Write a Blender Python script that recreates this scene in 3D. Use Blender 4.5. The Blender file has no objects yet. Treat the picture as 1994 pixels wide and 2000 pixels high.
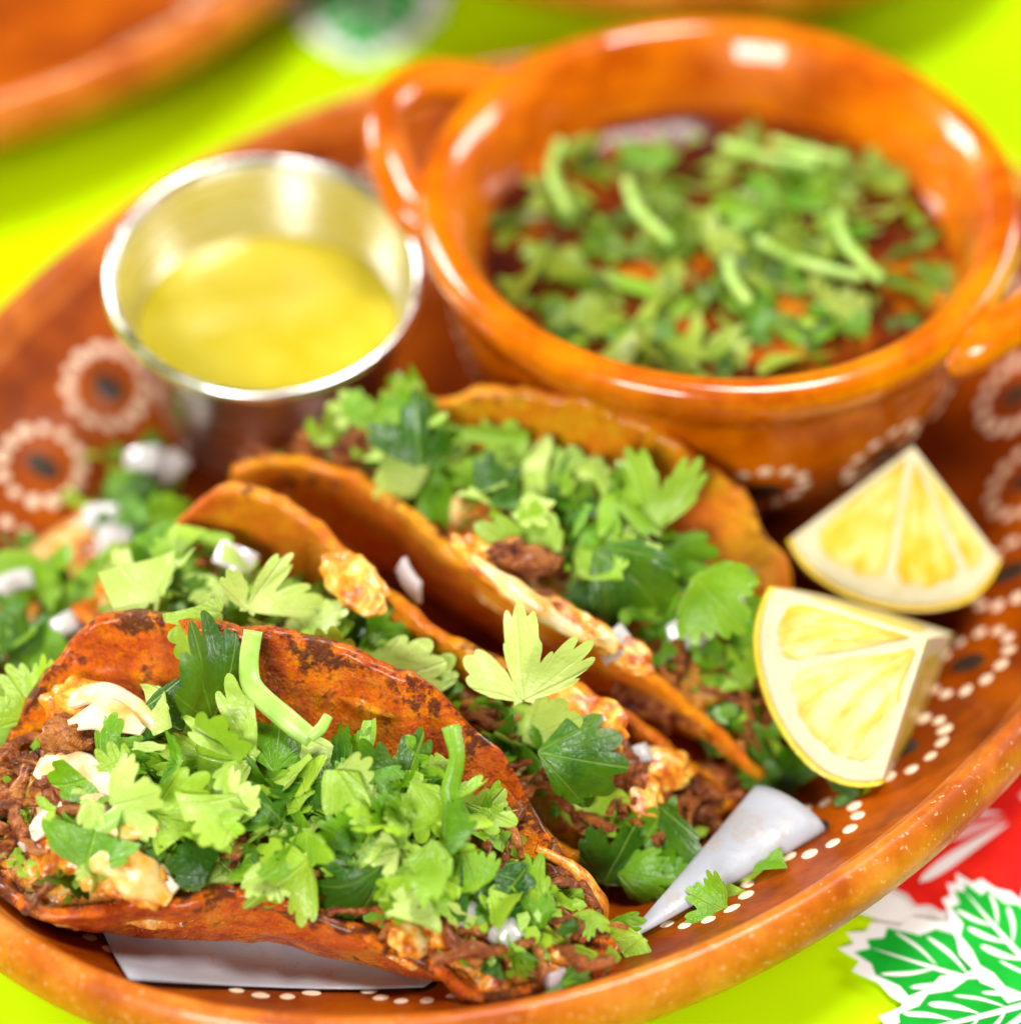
import bpy, math, random
import numpy as np
from mathutils import Vector, Matrix, noise as mn

# ---------------------------------------------------------------- camera, world, lamps
S = bpy.context.scene
C = S.collection
cam_d = bpy.data.cameras.new('camera'); cam = bpy.data.objects.new('camera', cam_d); C.objects.link(cam)
TGT = Vector((0, 0, 0.02)); CDIR = Vector((0, -math.cos(math.radians(45)), math.sin(math.radians(45))))
cam.location = TGT + CDIR * 0.55
cam.rotation_euler = (math.radians(45), 0, 0)
cam_d.sensor_width = 36; cam_d.lens = 102.6; cam_d.clip_start = 0.01; cam_d.clip_end = 50
cam_d.dof.use_dof = True; cam_d.dof.focus_distance = 0.480; cam_d.dof.aperture_fstop = 5.0
S.camera = cam

w = bpy.data.worlds.new('World'); S.world = w; w.use_nodes = True
bg = w.node_tree.nodes['Background']; bg.inputs['Color'].default_value = (1.0, 0.985, 0.96, 1); bg.inputs['Strength'].default_value = 0.03

def area(name, loc, aim, sx, sy, power, col):
    d = bpy.data.lights.new(name, 'AREA'); d.shape = 'RECTANGLE'; d.size = sx; d.size_y = sy; d.energy = power; d.color = col
    o = bpy.data.objects.new(name, d); C.objects.link(o); o.location = loc
    o.rotation_euler = (Vector(aim) - Vector(loc)).to_track_quat('-Z', 'Y').to_euler()
    return o
area('skylight', (0.40, 0.20, 1.85), (0, 0, 0.02), 0.50, 0.50, 30, (1.0, 0.98, 0.95))
area('low_window_right', (1.60, 0.85, 0.70), (0, 0, 0.02), 0.85, 0.45, 20, (1.0, 0.98, 0.95))
area('window_light_left', (-1.40, 0.85, 0.85), (0, 0, 0.02), 0.65, 0.65, 31, (0.98, 0.99, 1.0))
area('soft_front_light', (-0.55, -1.35, 1.00), (0, 0, 0.02), 0.6, 0.5, 25, (1.0, 0.97, 0.93))
S.view_settings.view_transform = 'Standard'; S.view_settings.look = 'None'
S.view_settings.exposure = 0.4; S.view_settings.gamma = 1.0
S.render.engine = 'CYCLES'
S.cycles.max_bounces = 10; S.cycles.transparent_max_bounces = 16; S.cycles.use_denoising = True
S.cycles.sample_clamp_indirect = 6

R = random.Random(7)
PI = math.pi

# ---------------------------------------------------------------- node helpers
class NT:
    def __init__(s, name):
        s.m = bpy.data.materials.new(name); s.m.use_nodes = True
        s.t = s.m.node_tree; s.n = s.t.nodes; s.l = s.t.links
        s.b = s.n['Principled BSDF']; s.out = s.n['Material Output']
        s.tc = None
    def co(s, kind='Object'):
        if s.tc is None: s.tc = s.n.new('ShaderNodeTexCoord')
        return s.tc.outputs[kind]
    def put(s, sock, v):
        if hasattr(v, 'is_linked') or hasattr(v, 'links'): s.l.new(v, sock)
        else:
            if isinstance(v, tuple) and len(v) == 3 and sock.type == 'RGBA': v = v + (1,)
            sock.default_value = v
    def P(s, **k):
        names = dict(color='Base Color', rough='Roughness', metal='Metallic', coat='Coat Weight', coatr='Coat Roughness', spec='Specular IOR Level',
                     sss='Subsurface Weight', sssr='Subsurface Radius', ssss='Subsurface Scale', trans='Transmission Weight', ior='IOR', normal='Normal', sheen='Sheen Weight', alpha='Alpha')
        for a, v in k.items(): s.put(s.b.inputs[names[a]], v)
        return s
    def noise(s, scale, detail=4, rough=0.6, vec=None, dist=0.0):
        n = s.n.new('ShaderNodeTexNoise'); n.inputs['Scale'].default_value = scale; n.inputs['Detail'].default_value = detail
        n.inputs['Roughness'].default_value = rough; n.inputs['Distortion'].default_value = dist
        s.l.new(vec if vec is not None else s.co(), n.inputs['Vector']); return n.outputs['Fac']
    def vor(s, scale, feature='F1', vec=None, out='Distance'):
        n = s.n.new('ShaderNodeTexVoronoi'); n.feature = feature; n.inputs['Scale'].default_value = scale
        s.l.new(vec if vec is not None else s.co(), n.inputs['Vector']); return n.outputs[out]
    def ramp(s, fac, stops, interp='LINEAR'):
        r = s.n.new('ShaderNodeValToRGB'); cr = r.color_ramp; cr.interpolation = interp
        while len(cr.elements) < len(stops): cr.elements.new(0.5)
        for e, (p, c) in zip(cr.elements, stops):
            e.position = p; e.color = (c, c, c, 1) if not isinstance(c, tuple) else c + (1,)
        s.put(r.inputs['Fac'], fac); return r.outputs['Color']
    def mix(s, fac, a, b, mode='MIX'):
        m = s.n.new('ShaderNodeMix'); m.data_type = 'RGBA'; m.blend_type = mode
        s.put(m.inputs['Factor'], fac); s.put(m.inputs[6], a); s.put(m.inputs[7], b); return m.outputs[2]
    def math(s, op, a, b=0.0, c=0.0, clamp=False):
        m = s.n.new('ShaderNodeMath'); m.operation = op; m.use_clamp = clamp
        s.put(m.inputs[0], a); s.put(m.inputs[1], b); s.put(m.inputs[2], c); return m.outputs[0]
    def step(s, v, lo, hi):
        m = s.n.new('ShaderNodeMapRange'); m.interpolation_type = 'SMOOTHSTEP'
        s.put(m.inputs['Value'], v); m.inputs['From Min'].default_value = lo; m.inputs['From Max'].default_value = hi; return m.outputs['Result']
    def sep(s, v):
        x = s.n.new('ShaderNodeSeparateXYZ'); s.l.new(v, x.inputs[0]); return x.outputs
    def bump(s, h, strength=0.4, dist=0.001):
        b = s.n.new('ShaderNodeBump'); b.inputs['Strength'].default_value = strength; b.inputs['Distance'].default_value = dist
        s.put(b.inputs['Height'], h); s.l.new(b.outputs[0], s.b.inputs['Normal']); return b.outputs[0]
    def rnd(s):
        o = s.n.new('ShaderNodeObjectInfo'); return o.outputs['Random']

# ---------------------------------------------------------------- materials
def m_clay(name, base, dark, light, rough, coat, wear=0.0, spec=0.3):
    t = NT(name)
    n1 = t.noise(45, 5, 0.65); n2 = t.noise(350, 4, 0.7)
    c = t.ramp(n1, [(0.40, dark), (0.50, base), (0.62, light)])
    c = t.mix(t.step(n2, 0.58, 0.75), c, dark)
    if wear:
        z = t.noise(900, 3, 0.7)
        c = t.mix(t.math('MULTIPLY', t.step(z, 0.6, 0.7), wear), c, (0.75, 0.45, 0.25))
    t.P(color=c, rough=t.ramp(n2, [(0.3, rough * 0.8), (0.7, min(1, rough * 1.3))]), coat=coat, coatr=0.05, spec=spec)
    t.bump(t.math('ADD', t.math('MULTIPLY', n1, 1.0), t.math('MULTIPLY', n2, 0.18)), 0.30, 0.0010)
    return t.m
M = {}
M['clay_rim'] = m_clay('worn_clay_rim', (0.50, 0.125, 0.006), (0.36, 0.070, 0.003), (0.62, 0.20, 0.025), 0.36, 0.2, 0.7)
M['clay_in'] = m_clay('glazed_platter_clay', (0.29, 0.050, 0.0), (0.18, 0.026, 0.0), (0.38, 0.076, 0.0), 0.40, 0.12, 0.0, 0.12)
M['clay_bowl'] = m_clay('glazed_bowl_clay', (0.56, 0.120, 0.0), (0.40, 0.068, 0.0), (0.68, 0.180, 0.0), 0.26, 0.8, 0.0, 0.15)
t = NT('cream_slip'); n = t.noise(600, 3)
t.P(color=t.ramp(n, [(0.3, (0.80, 0.54, 0.33)), (0.65, (0.90, 0.72, 0.53))]), rough=0.4, coat=0.15); M['slip'] = t.m
t = NT('black_slip'); t.P(color=t.ramp(t.noise(500, 3), [(0.3, (0.02, 0.014, 0.01)), (0.7, (0.06, 0.035, 0.02))]), rough=0.4, spec=0.2, coat=0.1); M['black'] = t.m

# oilcloth
t = NT('lime_oilcloth'); n = t.noise(8, 3); f = t.noise(1500, 2)
t.P(color=t.ramp(n, [(0.35, (0.44, 0.74, 0.0)), (0.65, (0.54, 0.80, 0.0))]), rough=0.5, coat=0.0, coatr=0.3, spec=0.06)
t.bump(t.math('ADD', t.math('MULTIPLY', n, 6.0), t.math('MULTIPLY', f, 0.15)), 0.2, 0.001); M['cloth'] = t.m
def m_print(name, a, b, sc=70):
    t = NT(name); t.P(color=t.ramp(t.noise(sc, 3), [(0.35, a), (0.65, b)]), rough=0.5, coat=0.0, spec=0.08); return t.m
M['p_red'] = m_print('printed_red', (0.66, 0.010, 0.008), (0.80, 0.022, 0.010))
M['p_white'] = m_print('printed_white', (0.80, 0.80, 0.78), (0.88, 0.88, 0.86))
M['p_pink'] = m_print('printed_pink', (0.78, 0.25, 0.26), (0.84, 0.5, 0.5))
M['p_green'] = m_print('printed_green', (0.004, 0.30, 0.018), (0.008, 0.42, 0.035))

# steel
t = NT('brushed_steel'); v = t.n.new('ShaderNodeMapping'); v.inputs['Scale'].default_value = (1, 1, 40); t.l.new(t.co(), v.inputs[0])
t.P(color=(0.80, 0.79, 0.77), metal=1.0, rough=t.ramp(t.noise(60, 3, 0.6, v.outputs[0]), [(0.35, 0.16), (0.65, 0.38)])); M['steel'] = t.m
# yellow sauce
t = NT('yellow_salsa'); n = t.noise(90, 4)
t.P(color=t.ramp(n, [(0.3, (0.46, 0.36, 0.004)), (0.7, (0.56, 0.46, 0.04))]), rough=0.2, sss=0.1, sssr=(1.0, 0.8, 0.2), ssss=0.003, coat=0.3)
t.bump(t.noise(160, 3), 0.12, 0.001); M['salsa'] = t.m
# broth
t = NT('red_broth'); n = t.noise(70, 4, 0.6, dist=0.6); k = t.vor(190)
c = t.ramp(n, [(0.38, (0.05, 0.006, 0.002)), (0.54, (0.15, 0.020, 0.002)), (0.66, (0.45, 0.10, 0.003)), (0.76, (0.62, 0.26, 0.01))])
t.P(color=c, rough=0.10, coat=0.6, coatr=0.05); t.bump(t.math('ADD', n, t.math('MULTIPLY', t.step(k, 0.1, 0.35), 0.2)), 0.2, 0.001); M['broth'] = t.m

def m_tortilla(name, light, mid, dark, char, amount, edge):
    """fried corn tortilla; UV = (along fold, across: 0 front lip .. 1 back lip)"""
    t = NT(name)
    n1 = t.noise(120, 6, 0.66, dist=0.4); n2 = t.noise(460, 5, 0.75); n3 = t.noise(1700, 3, 0.75); n4 = t.noise(42, 4, 0.6, dist=0.3)
    c = t.ramp(t.math('ADD', t.math('MULTIPLY', n1, 0.55), t.math('MULTIPLY', n4, 0.45)), [(0.41, dark), (0.495, mid), (0.57, light)])
    c = t.mix(t.math('MULTIPLY', t.step(n2, 0.52, 0.62), 0.42), c, dark)
    c = t.mix(t.math('MULTIPLY', t.step(n2, 0.46, 0.36), 0.5), c, light)
    v = t.sep(t.co('UV'))[1]
    e = t.math('MULTIPLY', t.math('ABSOLUTE', t.math('SUBTRACT', v, 0.5)), 2.0)          # 1 at the lips
    near = t.step(e, 1.0 - edge, 1.0)
    blot = t.math('ADD', t.math('ADD', t.math('MULTIPLY', n1, 0.4), t.math('MULTIPLY', n4, 0.25)), t.math('MULTIPLY', n2, 0.35))
    ch = t.step(t.math('ADD', blot, t.math('MULTIPLY', near, 0.075)), 0.575 - amount, 0.63 - amount)
    c = t.mix(t.math('MULTIPLY', ch, 0.93), c, t.ramp(n3, [(0.38, char), (0.62, tuple(min(1, x * 3.2) for x in char))]))
    c = t.mix(t.math('MULTIPLY', t.step(n3, 0.58, 0.66), 0.55), c, char)
    c = t.mix(t.math('MULTIPLY', t.step(n3, 0.40, 0.32), 0.35), c, tuple(min(1, x * 1.15 + 0.04) for x in light))
    bl = t.math('MULTIPLY', t.step(t.vor(170), 0.34, 0.05), t.step(n4, 0.47, 0.56))
    c = t.mix(t.math('MULTIPLY', t.math('MULTIPLY', bl, t.step(n2, 0.44, 0.56)), 0.7), c, tuple(x * 2.2 for x in char))
    t.P(color=c, rough=t.ramp(n2, [(0.4, 0.13), (0.6, 0.42)]), coat=0.25, coatr=0.12, spec=0.35, sss=0.05, sssr=(1, 0.3, 0.05), ssss=0.002)
    t.bump(t.math('ADD', t.math('MULTIPLY', bl, 0.45), t.math('ADD', t.math('ADD', t.math('MULTIPLY', n1, 1.0), t.math('MULTIPLY', n2, 0.7)), t.math('MULTIPLY', n3, 0.35))), 1.0, 0.0022)
    return t.m
M['tort1'] = m_tortilla('crisp_red_tortilla', (0.97, 0.31, 0.002), (0.88, 0.160, 0.0), (0.50, 0.050, 0.0), (0.050, 0.006, 0.002), 0.022, 0.22)
M['tort2'] = m_tortilla('orange_tortilla', (0.98, 0.42, 0.003), (0.96, 0.275, 0.0), (0.80, 0.135, 0.0), (0.11, 0.018, 0.003), -0.022, 0.10)
M['tort3'] = m_tortilla('golden_tortilla', (0.98, 0.44, 0.003), (0.97, 0.30, 0.0), (0.86, 0.165, 0.0), (0.12, 0.020, 0.003), -0.035, 0.08)

# filling
t = NT('meat_and_cheese'); n1 = t.noise(130, 6, 0.68, dist=0.5); n2 = t.noise(520, 4, 0.7)
c = t.ramp(n1, [(0.34, (0.12, 0.018, 0.004)), (0.40, (0.32, 0.050, 0.004)), (0.46, (0.66, 0.18, 0.008)), (0.52, (0.82, 0.36, 0.03)), (0.60, (0.82, 0.58, 0.24))])
c = t.mix(t.math('MULTIPLY', t.step(n2, 0.55, 0.7), 0.6), c, (0.20, 0.045, 0.012))
t.P(color=c, rough=0.3, coat=0.4, coatr=0.15, sss=0.1, sssr=(1, 0.5, 0.2), ssss=0.002)
t.bump(t.math('ADD', n1, t.math('MULTIPLY', n2, 0.5)), 0.9, 0.002); M['fill'] = t.m
t = NT('braised_meat'); v = t.n.new('ShaderNodeMapping'); v.inputs['Scale'].default_value = (1.0, 2.0, 1.3); v.inputs['Rotation'].default_value = (0.2, 0.1, 0.5); t.l.new(t.co(), v.inputs[0])
n1 = t.noise(150, 6, 0.75, v.outputs[0], 0.4); n2 = t.noise(1100, 3, 0.7)
c = t.ramp(n1, [(0.40, (0.07, 0.011, 0.003)), (0.49, (0.30, 0.062, 0.010)), (0.58, (0.60, 0.22, 0.045))])
c = t.mix(t.math('MULTIPLY', t.rnd(), 0.35), c, (0.45, 0.12, 0.015))
t.P(color=c, rough=t.ramp(n2, [(0.4, 0.22), (0.6, 0.5)]), coat=0.15, coatr=0.2, spec=0.4); t.bump(t.math('ADD', n1, t.math('MULTIPLY', n2, 0.3)), 1.0, 0.003); M['meat'] = t.m
t = NT('melted_cheese'); n = t.noise(170, 4); 
c = t.ramp(t.math('ADD', t.math('MULTIPLY', n, 0.8), t.math('MULTIPLY', t.rnd(), 0.22)), [(0.42, (0.72, 0.60, 0.43)), (0.54, (0.78, 0.52, 0.20)), (0.68, (0.80, 0.32, 0.02))])
t.P(color=c, rough=0.34, coat=0.15, sss=0.3, sssr=(1, 0.7, 0.4), ssss=0.003); t.bump(n, 0.4, 0.001); M['cheese'] = t.m
t = NT('browned_cheese'); n = t.noise(190, 5, 0.65, dist=0.4); n2 = t.noise(700, 3)
c = t.ramp(n, [(0.40, (0.40, 0.085, 0.006)), (0.48, (0.72, 0.24, 0.012)), (0.56, (0.82, 0.44, 0.06)), (0.64, (0.82, 0.62, 0.28))])
t.P(color=c, rough=0.3, coat=0.2, sss=0.15, sssr=(1, 0.5, 0.15), ssss=0.002); t.bump(t.math('ADD', n, t.math('MULTIPLY', n2, 0.1)), 0.35, 0.002); M['cheese_brown'] = t.m
t = NT('raw_onion'); n = t.noise(220, 3)
c = t.ramp(n, [(0.35, (0.50, 0.46, 0.46)), (0.6, (0.62, 0.59, 0.58))])
c = t.mix(t.math('MULTIPLY', t.step(t.rnd(), 0.6, 0.9), 0.25), c, (0.62, 0.36, 0.46))
t.P(color=c, rough=0.2, coat=0.3, sss=0.8, sssr=(1, 0.9, 0.85), ssss=0.006); t.bump(n, 0.15, 0.001); M['onion'] = t.m

def m_leaf(name, dk, md, lt, transl=0.35):
    """chopped cilantro; UV = (angle 0..1, radius 0..1)"""
    t = NT(name)
    u = t.sep(t.co('UV')); a, r = u[0], u[1]
    def veins(k, wdt):
        fr = t.math('ABSOLUTE', t.math('SUBTRACT', t.math('FRACT', t.math('MULTIPLY', a, k)), 0.5))
        d = t.math('MULTIPLY', t.math('DIVIDE', fr, k), r)
        return t.math('SUBTRACT', 1.0, t.step(d, 0.0, wdt))
    v1 = veins(3.0, 0.010); v2 = t.math('MULTIPLY', veins(11.0, 0.005), 0.16)
    vv = t.math('MAXIMUM', v1, v2)
    rn = t.rnd(); n = t.noise(180, 4, 0.6); nf = t.noise(1400, 3)
    base = t.ramp(t.math('ADD', t.math('MULTIPLY', rn, 0.62), t.math('MULTIPLY', n, 0.38)), [(0.24, dk), (0.50, md), (0.82, lt)])
    c = t.mix(t.math('MULTIPLY', vv, 0.20), base, tuple(min(1, x * 1.35 + 0.06) for x in lt))
    g = t.n.new('ShaderNodeNewGeometry')
    c = t.mix(t.math('MULTIPLY', g.outputs['Backfacing'], 0.35), c, tuple(min(1, x * 1.1 + 0.05) for x in lt))   # pale leaf underside
    t.P(color=c, rough=t.ramp(nf, [(0.35, 0.28), (0.65, 0.45)]), spec=0.45)
    nm = t.bump(t.math('ADD', t.math('MULTIPLY', vv, -0.6), t.math('ADD', t.math('MULTIPLY', n, 1.6), t.math('MULTIPLY', nf, 0.2))), 0.6, 0.0008)
    tr = t.n.new('ShaderNodeBsdfTranslucent'); t.l.new(t.mix(0.5, c, (0.42, 0.62, 0.02)), tr.inputs['Color']); t.l.new(nm, tr.inputs['Normal'])
    mx = t.n.new('ShaderNodeMixShader'); mx.inputs[0].default_value = transl
    t.l.new(t.b.outputs[0], mx.inputs[1]); t.l.new(tr.outputs[0], mx.inputs[2]); t.l.new(mx.outputs[0], t.out.inputs['Surface'])
    return t.m
M['leaf'] = m_leaf('cilantro_leaf', (0.022, 0.100, 0.002), (0.135, 0.34, 0.006), (0.40, 0.60, 0.040), 0.25)
M['leaf_pale'] = m_leaf('pale_cilantro_leaf', (0.24, 0.44, 0.02), (0.40, 0.59, 0.07), (0.58, 0.72, 0.20), 0.25)
M['leaf_wet'] = m_leaf('wet_cilantro', (0.055, 0.12, 0.003), (0.17, 0.27, 0.008), (0.38, 0.47, 0.05), 0.25)
t = NT('cilantro_stem'); t.P(color=t.ramp(t.noise(200, 3), [(0.3, (0.26, 0.46, 0.06)), (0.7, (0.44, 0.62, 0.14))]), rough=0.35, sss=0.2, sssr=(0.5, 1, 0.2), ssss=0.002); M['stem'] = t.m

# lemon
t = NT('lemon_rind'); n = t.vor(900); t.P(color=t.ramp(t.noise(120, 3), [(0.3, (0.74, 0.48, 0.006)), (0.7, (0.82, 0.58, 0.015))]), rough=0.35, coat=0.3); t.bump(n, 0.4, 0.0006); M['rind'] = t.m
t = NT('lemon_pith'); n = t.noise(400, 4); t.P(color=t.ramp(n, [(0.3, (0.58, 0.51, 0.28)), (0.7, (0.64, 0.59, 0.41))]), rough=0.55, sss=0.3, sssr=(1, 0.9, 0.6), ssss=0.002); t.bump(n, 0.3, 0.0008); M['pith'] = t.m
t = NT('lemon_pulp'); v = t.n.new('ShaderNodeMapping'); v.inputs['Scale'].default_value = (1, 0.18, 1); t.l.new(t.co('UV'), v.inputs[0])
n = t.noise(9, 3, 0.6, v.outputs[0]); n2 = t.noise(130, 3)
t.P(color=t.ramp(t.math('ADD', t.math('MULTIPLY', n, 0.55), t.math('MULTIPLY', n2, 0.45)), [(0.38, (0.58, 0.37, 0.002)), (0.48, (0.63, 0.49, 0.05)), (0.58, (0.66, 0.58, 0.20))]), rough=0.34, coat=0.12, coatr=0.1, spec=0.35, sss=0.35, sssr=(1, 0.8, 0.25), ssss=0.004)
t.bump(n, 0.5, 0.0012); M['pulp'] = t.m
# paper
t = NT('white_wax_paper'); n = t.noise(60, 3); st = t.step(t.noise(95, 5, 0.6, dist=0.5), 0.54, 0.62)
c = t.ramp(n, [(0.3, (0.33, 0.34, 0.38)), (0.7, (0.38, 0.39, 0.43))]); c = t.mix(t.math('MULTIPLY', st, 0.30), c, (0.42, 0.30, 0.20))
t.P(color=c, rough=t.math('SUBTRACT', 0.45, t.math('MULTIPLY', st, 0.2)), sss=0.15, sssr=(1, 1, 1), ssss=0.002); t.bump(t.math('ADD', t.noise(300, 3), t.math('MULTIPLY', t.vor(90, 'DISTANCE_TO_EDGE'), 1.5)), 0.2, 0.001); M['paper'] = t.m

# ---------------------------------------------------------------- mesh helpers
def V(*a): return np.array(a, float)
def mesh(name, verts, faces, mat=None, uv=None, smooth=True, mats=None, fmat=None):
    me = bpy.data.meshes.new(name); me.from_pydata([tuple(map(float, v)) for v in verts], [], [tuple(map(int, f)) for f in faces])
    if uv is not None:
        l = me.uv_layers.new(name='UVMap'); li = np.empty(len(me.loops), np.int32); me.loops.foreach_get('vertex_index', li)
        l.data.foreach_set('uv', np.asarray(uv, float)[li].astype(np.float32).ravel())
    if smooth: me.polygons.foreach_set('use_smooth', [True] * len(me.polygons))
    for m in ([mat] if mat else (mats or [])): me.materials.append(M[m])
    if fmat is not None: me.polygons.foreach_set('material_index', fmat)
    me.update(); return me
def link(name, me, parent=None, loc=None, rot=None, scale=None):
    """mesh verts are world coordinates unless loc is given; parent is an unrotated Empty / object"""
    o = bpy.data.objects.new(name, me); C.objects.link(o)
    if parent is not None:
        o.parent = parent
        base = Vector((0, 0, 0)); p = parent
        while p is not None: base += p.location; p = p.parent
        o.location = (Vector(loc) if loc is not None else Vector((0, 0, 0))) - base
    elif loc is not None: o.location = loc
    if rot is not None: o.rotation_euler = rot
    if scale is not None: o.scale = (scale,) * 3
    return o
def tag(o, label=None, cat=None, group=None, kind=None):
    for k, v in (('label', label), ('category', cat), ('group', group), ('kind', kind)):
        if v: o[k] = v
    return o
def thing(name, loc, label, cat, group=None):
    o = bpy.data.objects.new(name, None); C.objects.link(o); o.location = loc; o.empty_display_size = 0.01
    return tag(o, label, cat, group)
def grid(P, cu=False, cv=False):
    n, m = P.shape[:2]; F = []
    for i in range(n if cu else n - 1):
        for j in range(m if cv else m - 1):
            F.append((i * m + j, ((i + 1) % n) * m + j, ((i + 1) % n) * m + (j + 1) % m, i * m + (j + 1) % m))
    return P.reshape(-1, 3), F
def spline(pts, ts, tq):
    """Catmull-Rom style (monotone parameter) through points"""
    pts = np.asarray(pts, float); ts = np.asarray(ts, float); tq = np.asarray(tq, float)
    d = np.gradient(pts, ts, axis=0)
    i = np.clip(np.searchsorted(ts, tq, side='right') - 1, 0, len(ts) - 2)
    h = (ts[i + 1] - ts[i])[:, None]; x = ((tq - ts[i]) / (ts[i + 1] - ts[i]))[:, None]
    return ((2 * x**3 - 3 * x**2 + 1) * pts[i] + (x**3 - 2 * x**2 + x) * h * d[i] + (-2 * x**3 + 3 * x**2) * pts[i + 1] + (x**3 - x**2) * h * d[i + 1])
def nz(p, sc, seed=0.0):
    return mn.noise(Vector((p[0] * sc + seed * 13.7, p[1] * sc - seed * 7.1, p[2] * sc + seed * 3.3)))
def solid(o, th, offset=0.0, bevel=0):
    m = o.modifiers.new('thickness', 'SOLIDIFY'); m.thickness = th; m.offset = offset
    if bevel:
        b = o.modifiers.new('soft_edge', 'SUBSURF'); b.levels = b.render_levels = bevel
    return o
def tube(path, radii, nseg=8, flat=1.0, cap=True):
    path = np.asarray(path, float); n = len(path); T = np.gradient(path, axis=0); T /= np.linalg.norm(T, axis=1)[:, None] + 1e-12
    up = V(0, 0, 1) if abs(T[0][2]) < 0.9 else V(1, 0, 0)
    P = np.zeros((n, nseg, 3)); a = np.linspace(0, 2 * PI, nseg, endpoint=False)
    for i in range(n):
        x = np.cross(T[i], up); x /= np.linalg.norm(x); y = np.cross(x, T[i]); up = y
        P[i] = path[i] + radii[i] * (np.cos(a)[:, None] * x + flat * np.sin(a)[:, None] * y)
    v, F = grid(P, cv=True)
    if cap: F += [tuple(range(nseg))[::-1], tuple(range((n - 1) * nseg, n * nseg))]
    return v, F
def lathe(prof, n=96):
    prof = np.asarray(prof, float); a = np.linspace(0, 2 * PI, n, endpoint=False)
    P = np.stack([np.stack([r * np.cos(a), r * np.sin(a), np.full(n, z)], -1) for r, z in prof])
    return P
def smooth_prof(pr, n=6):
    pr = np.asarray(pr, float); ts = np.arange(len(pr)); return spline(pr, ts, np.linspace(0, len(pr) - 1, (len(pr) - 1) * n + 1))


def AT2(x, y, z):
    "point at height z on the sight line of picture position (x, y): measured off the photograph once, gives plain world coordinates"
    u = (x - 963.0) / 5506.2000; v = (y - 966.0) / 5506.2000; s2 = math.sqrt(0.5)
    d = V(u, s2 - s2 * v, -s2 - s2 * v); o = V(0, -0.55 * s2, 0.02 + 0.55 * s2)
    return o + d * ((z - o[2]) / d[2])

# ---------------------------------------------------------------- tablecloth with print
G = 40
xs = np.linspace(-1.2, 1.2, G); ys = np.linspace(-0.9, 1.9, G)
P = np.stack(np.meshgrid(xs, ys, indexing='ij') + [np.zeros((G, G))], -1)
v, F = grid(P)
cloth = tag(link('tablecloth', mesh('tablecloth', v, F, 'cloth')), 'lime yellow oilcloth printed with red flowers and green leaves', 'tablecloth', kind='structure')

def flat_poly(name, outline, z, mat, parent):
    """flat print: fan-filled outline (star-shaped about its centroid)"""
    o = np.asarray(outline, float); c = o.mean(0)
    v = [(c[0], c[1], z)] + [(x, y, z) for x, y in o]; n = len(o)
    return link(name, mesh(name, v, [(0, i + 1, (i + 1) % n + 1) for i in range(n)], mat, smooth=False), parent)
def petal_outline(c, ang, L, wd, n=40, ragged=0.0, seed=0, tip=0.8):
    out = []
    for k in range(n):
        a = 2 * PI * k / n; x = math.cos(a) * 0.5 * L; y = math.sin(a) * 0.5 * wd * (1 - 0.35 * math.cos(a) * tip)
        j = 1 + ragged * mn.noise(Vector((math.cos(a) * 3, math.sin(a) * 3, seed))) + (ragged * 0.5 if k % 2 else -ragged * 0.5)
        x *= j; y *= j; x += L / 2
        out.append((c[0] + x * math.cos(ang) - y * math.sin(ang), c[1] + x * math.sin(ang) + y * math.cos(ang)))
    return out
def stroke(name, pts, w0, w1, z, mat, parent):
    pts = np.asarray(pts, float); n = 14
    q = spline(np.c_[pts, np.zeros(len(pts))], np.linspace(0, 1, len(pts)), np.linspace(0, 1, n))[:, :2]
    T = np.gradient(q, axis=0); T /= np.linalg.norm(T, axis=1)[:, None]; N = np.c_[-T[:, 1], T[:, 0]]
    tt = np.linspace(0, 1, n); ww = (w0 + (w1 - w0) * tt) * np.sqrt(np.clip(np.sin(PI * tt), 0, 1))
    a = q + N * ww[:, None]; b = q - N * ww[:, None]
    v = [(x, y, z) for x, y in a] + [(x, y, z) for x, y in b]
    return link(name, mesh(name, v, [(i, i + 1, n + i + 1, n + i) for i in range(n - 1)], mat, smooth=False), parent)
LEAFZ = [0.0013]
def printed_leaf(c, ang, L, wd, seed, bw=1.28):
    z0 = LEAFZ[0]; LEAFZ[0] += 0.00028
    flat_poly('printed_leaf_border', petal_outline((c[0] - 0.06 * L * math.cos(ang), c[1] - 0.06 * L * math.sin(ang)), ang, L * (0.86 + 0.22 * bw), wd * bw, 30, 0.10, seed), z0, 'p_white', cloth)
    flat_poly('printed_leaf', petal_outline(c, ang, L, wd, 26, 0.13, seed + 1), z0 + 0.00006, 'p_green', cloth)
    ca, sa = math.cos(ang), math.sin(ang)
    def q(x, y): return (c[0] + x * ca - y * sa, c[1] + x * sa + y * ca)
    stroke('printed_leaf_vein', [q(-0.02 * L, 0), q(0.45 * L, 0.03 * wd), q(0.97 * L, 0)], 0.0008, 0.0002, z0 + 0.00024, 'p_white', cloth)
    for k, x in enumerate((0.14, 0.30, 0.46, 0.62)):
        for s in (-1, 1):
            yy = 0.36 * wd * (1 - abs(x + 0.12 - 0.45) * 0.9)
            stroke('printed_leaf_vein', [q(x * L, 0.01 * wd * s), q((x + 0.12) * L, yy * 0.6 * s), q((x + 0.26) * L, yy * s)], 0.0002, 0.0004 + 0.0006 * ((k * 7 + seed * 3 + (s > 0) * 5) % 4) / 3, z0 + 0.00012 + 0.00001 * (2 * k + (s > 0)), 'p_white', cloth)
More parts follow.
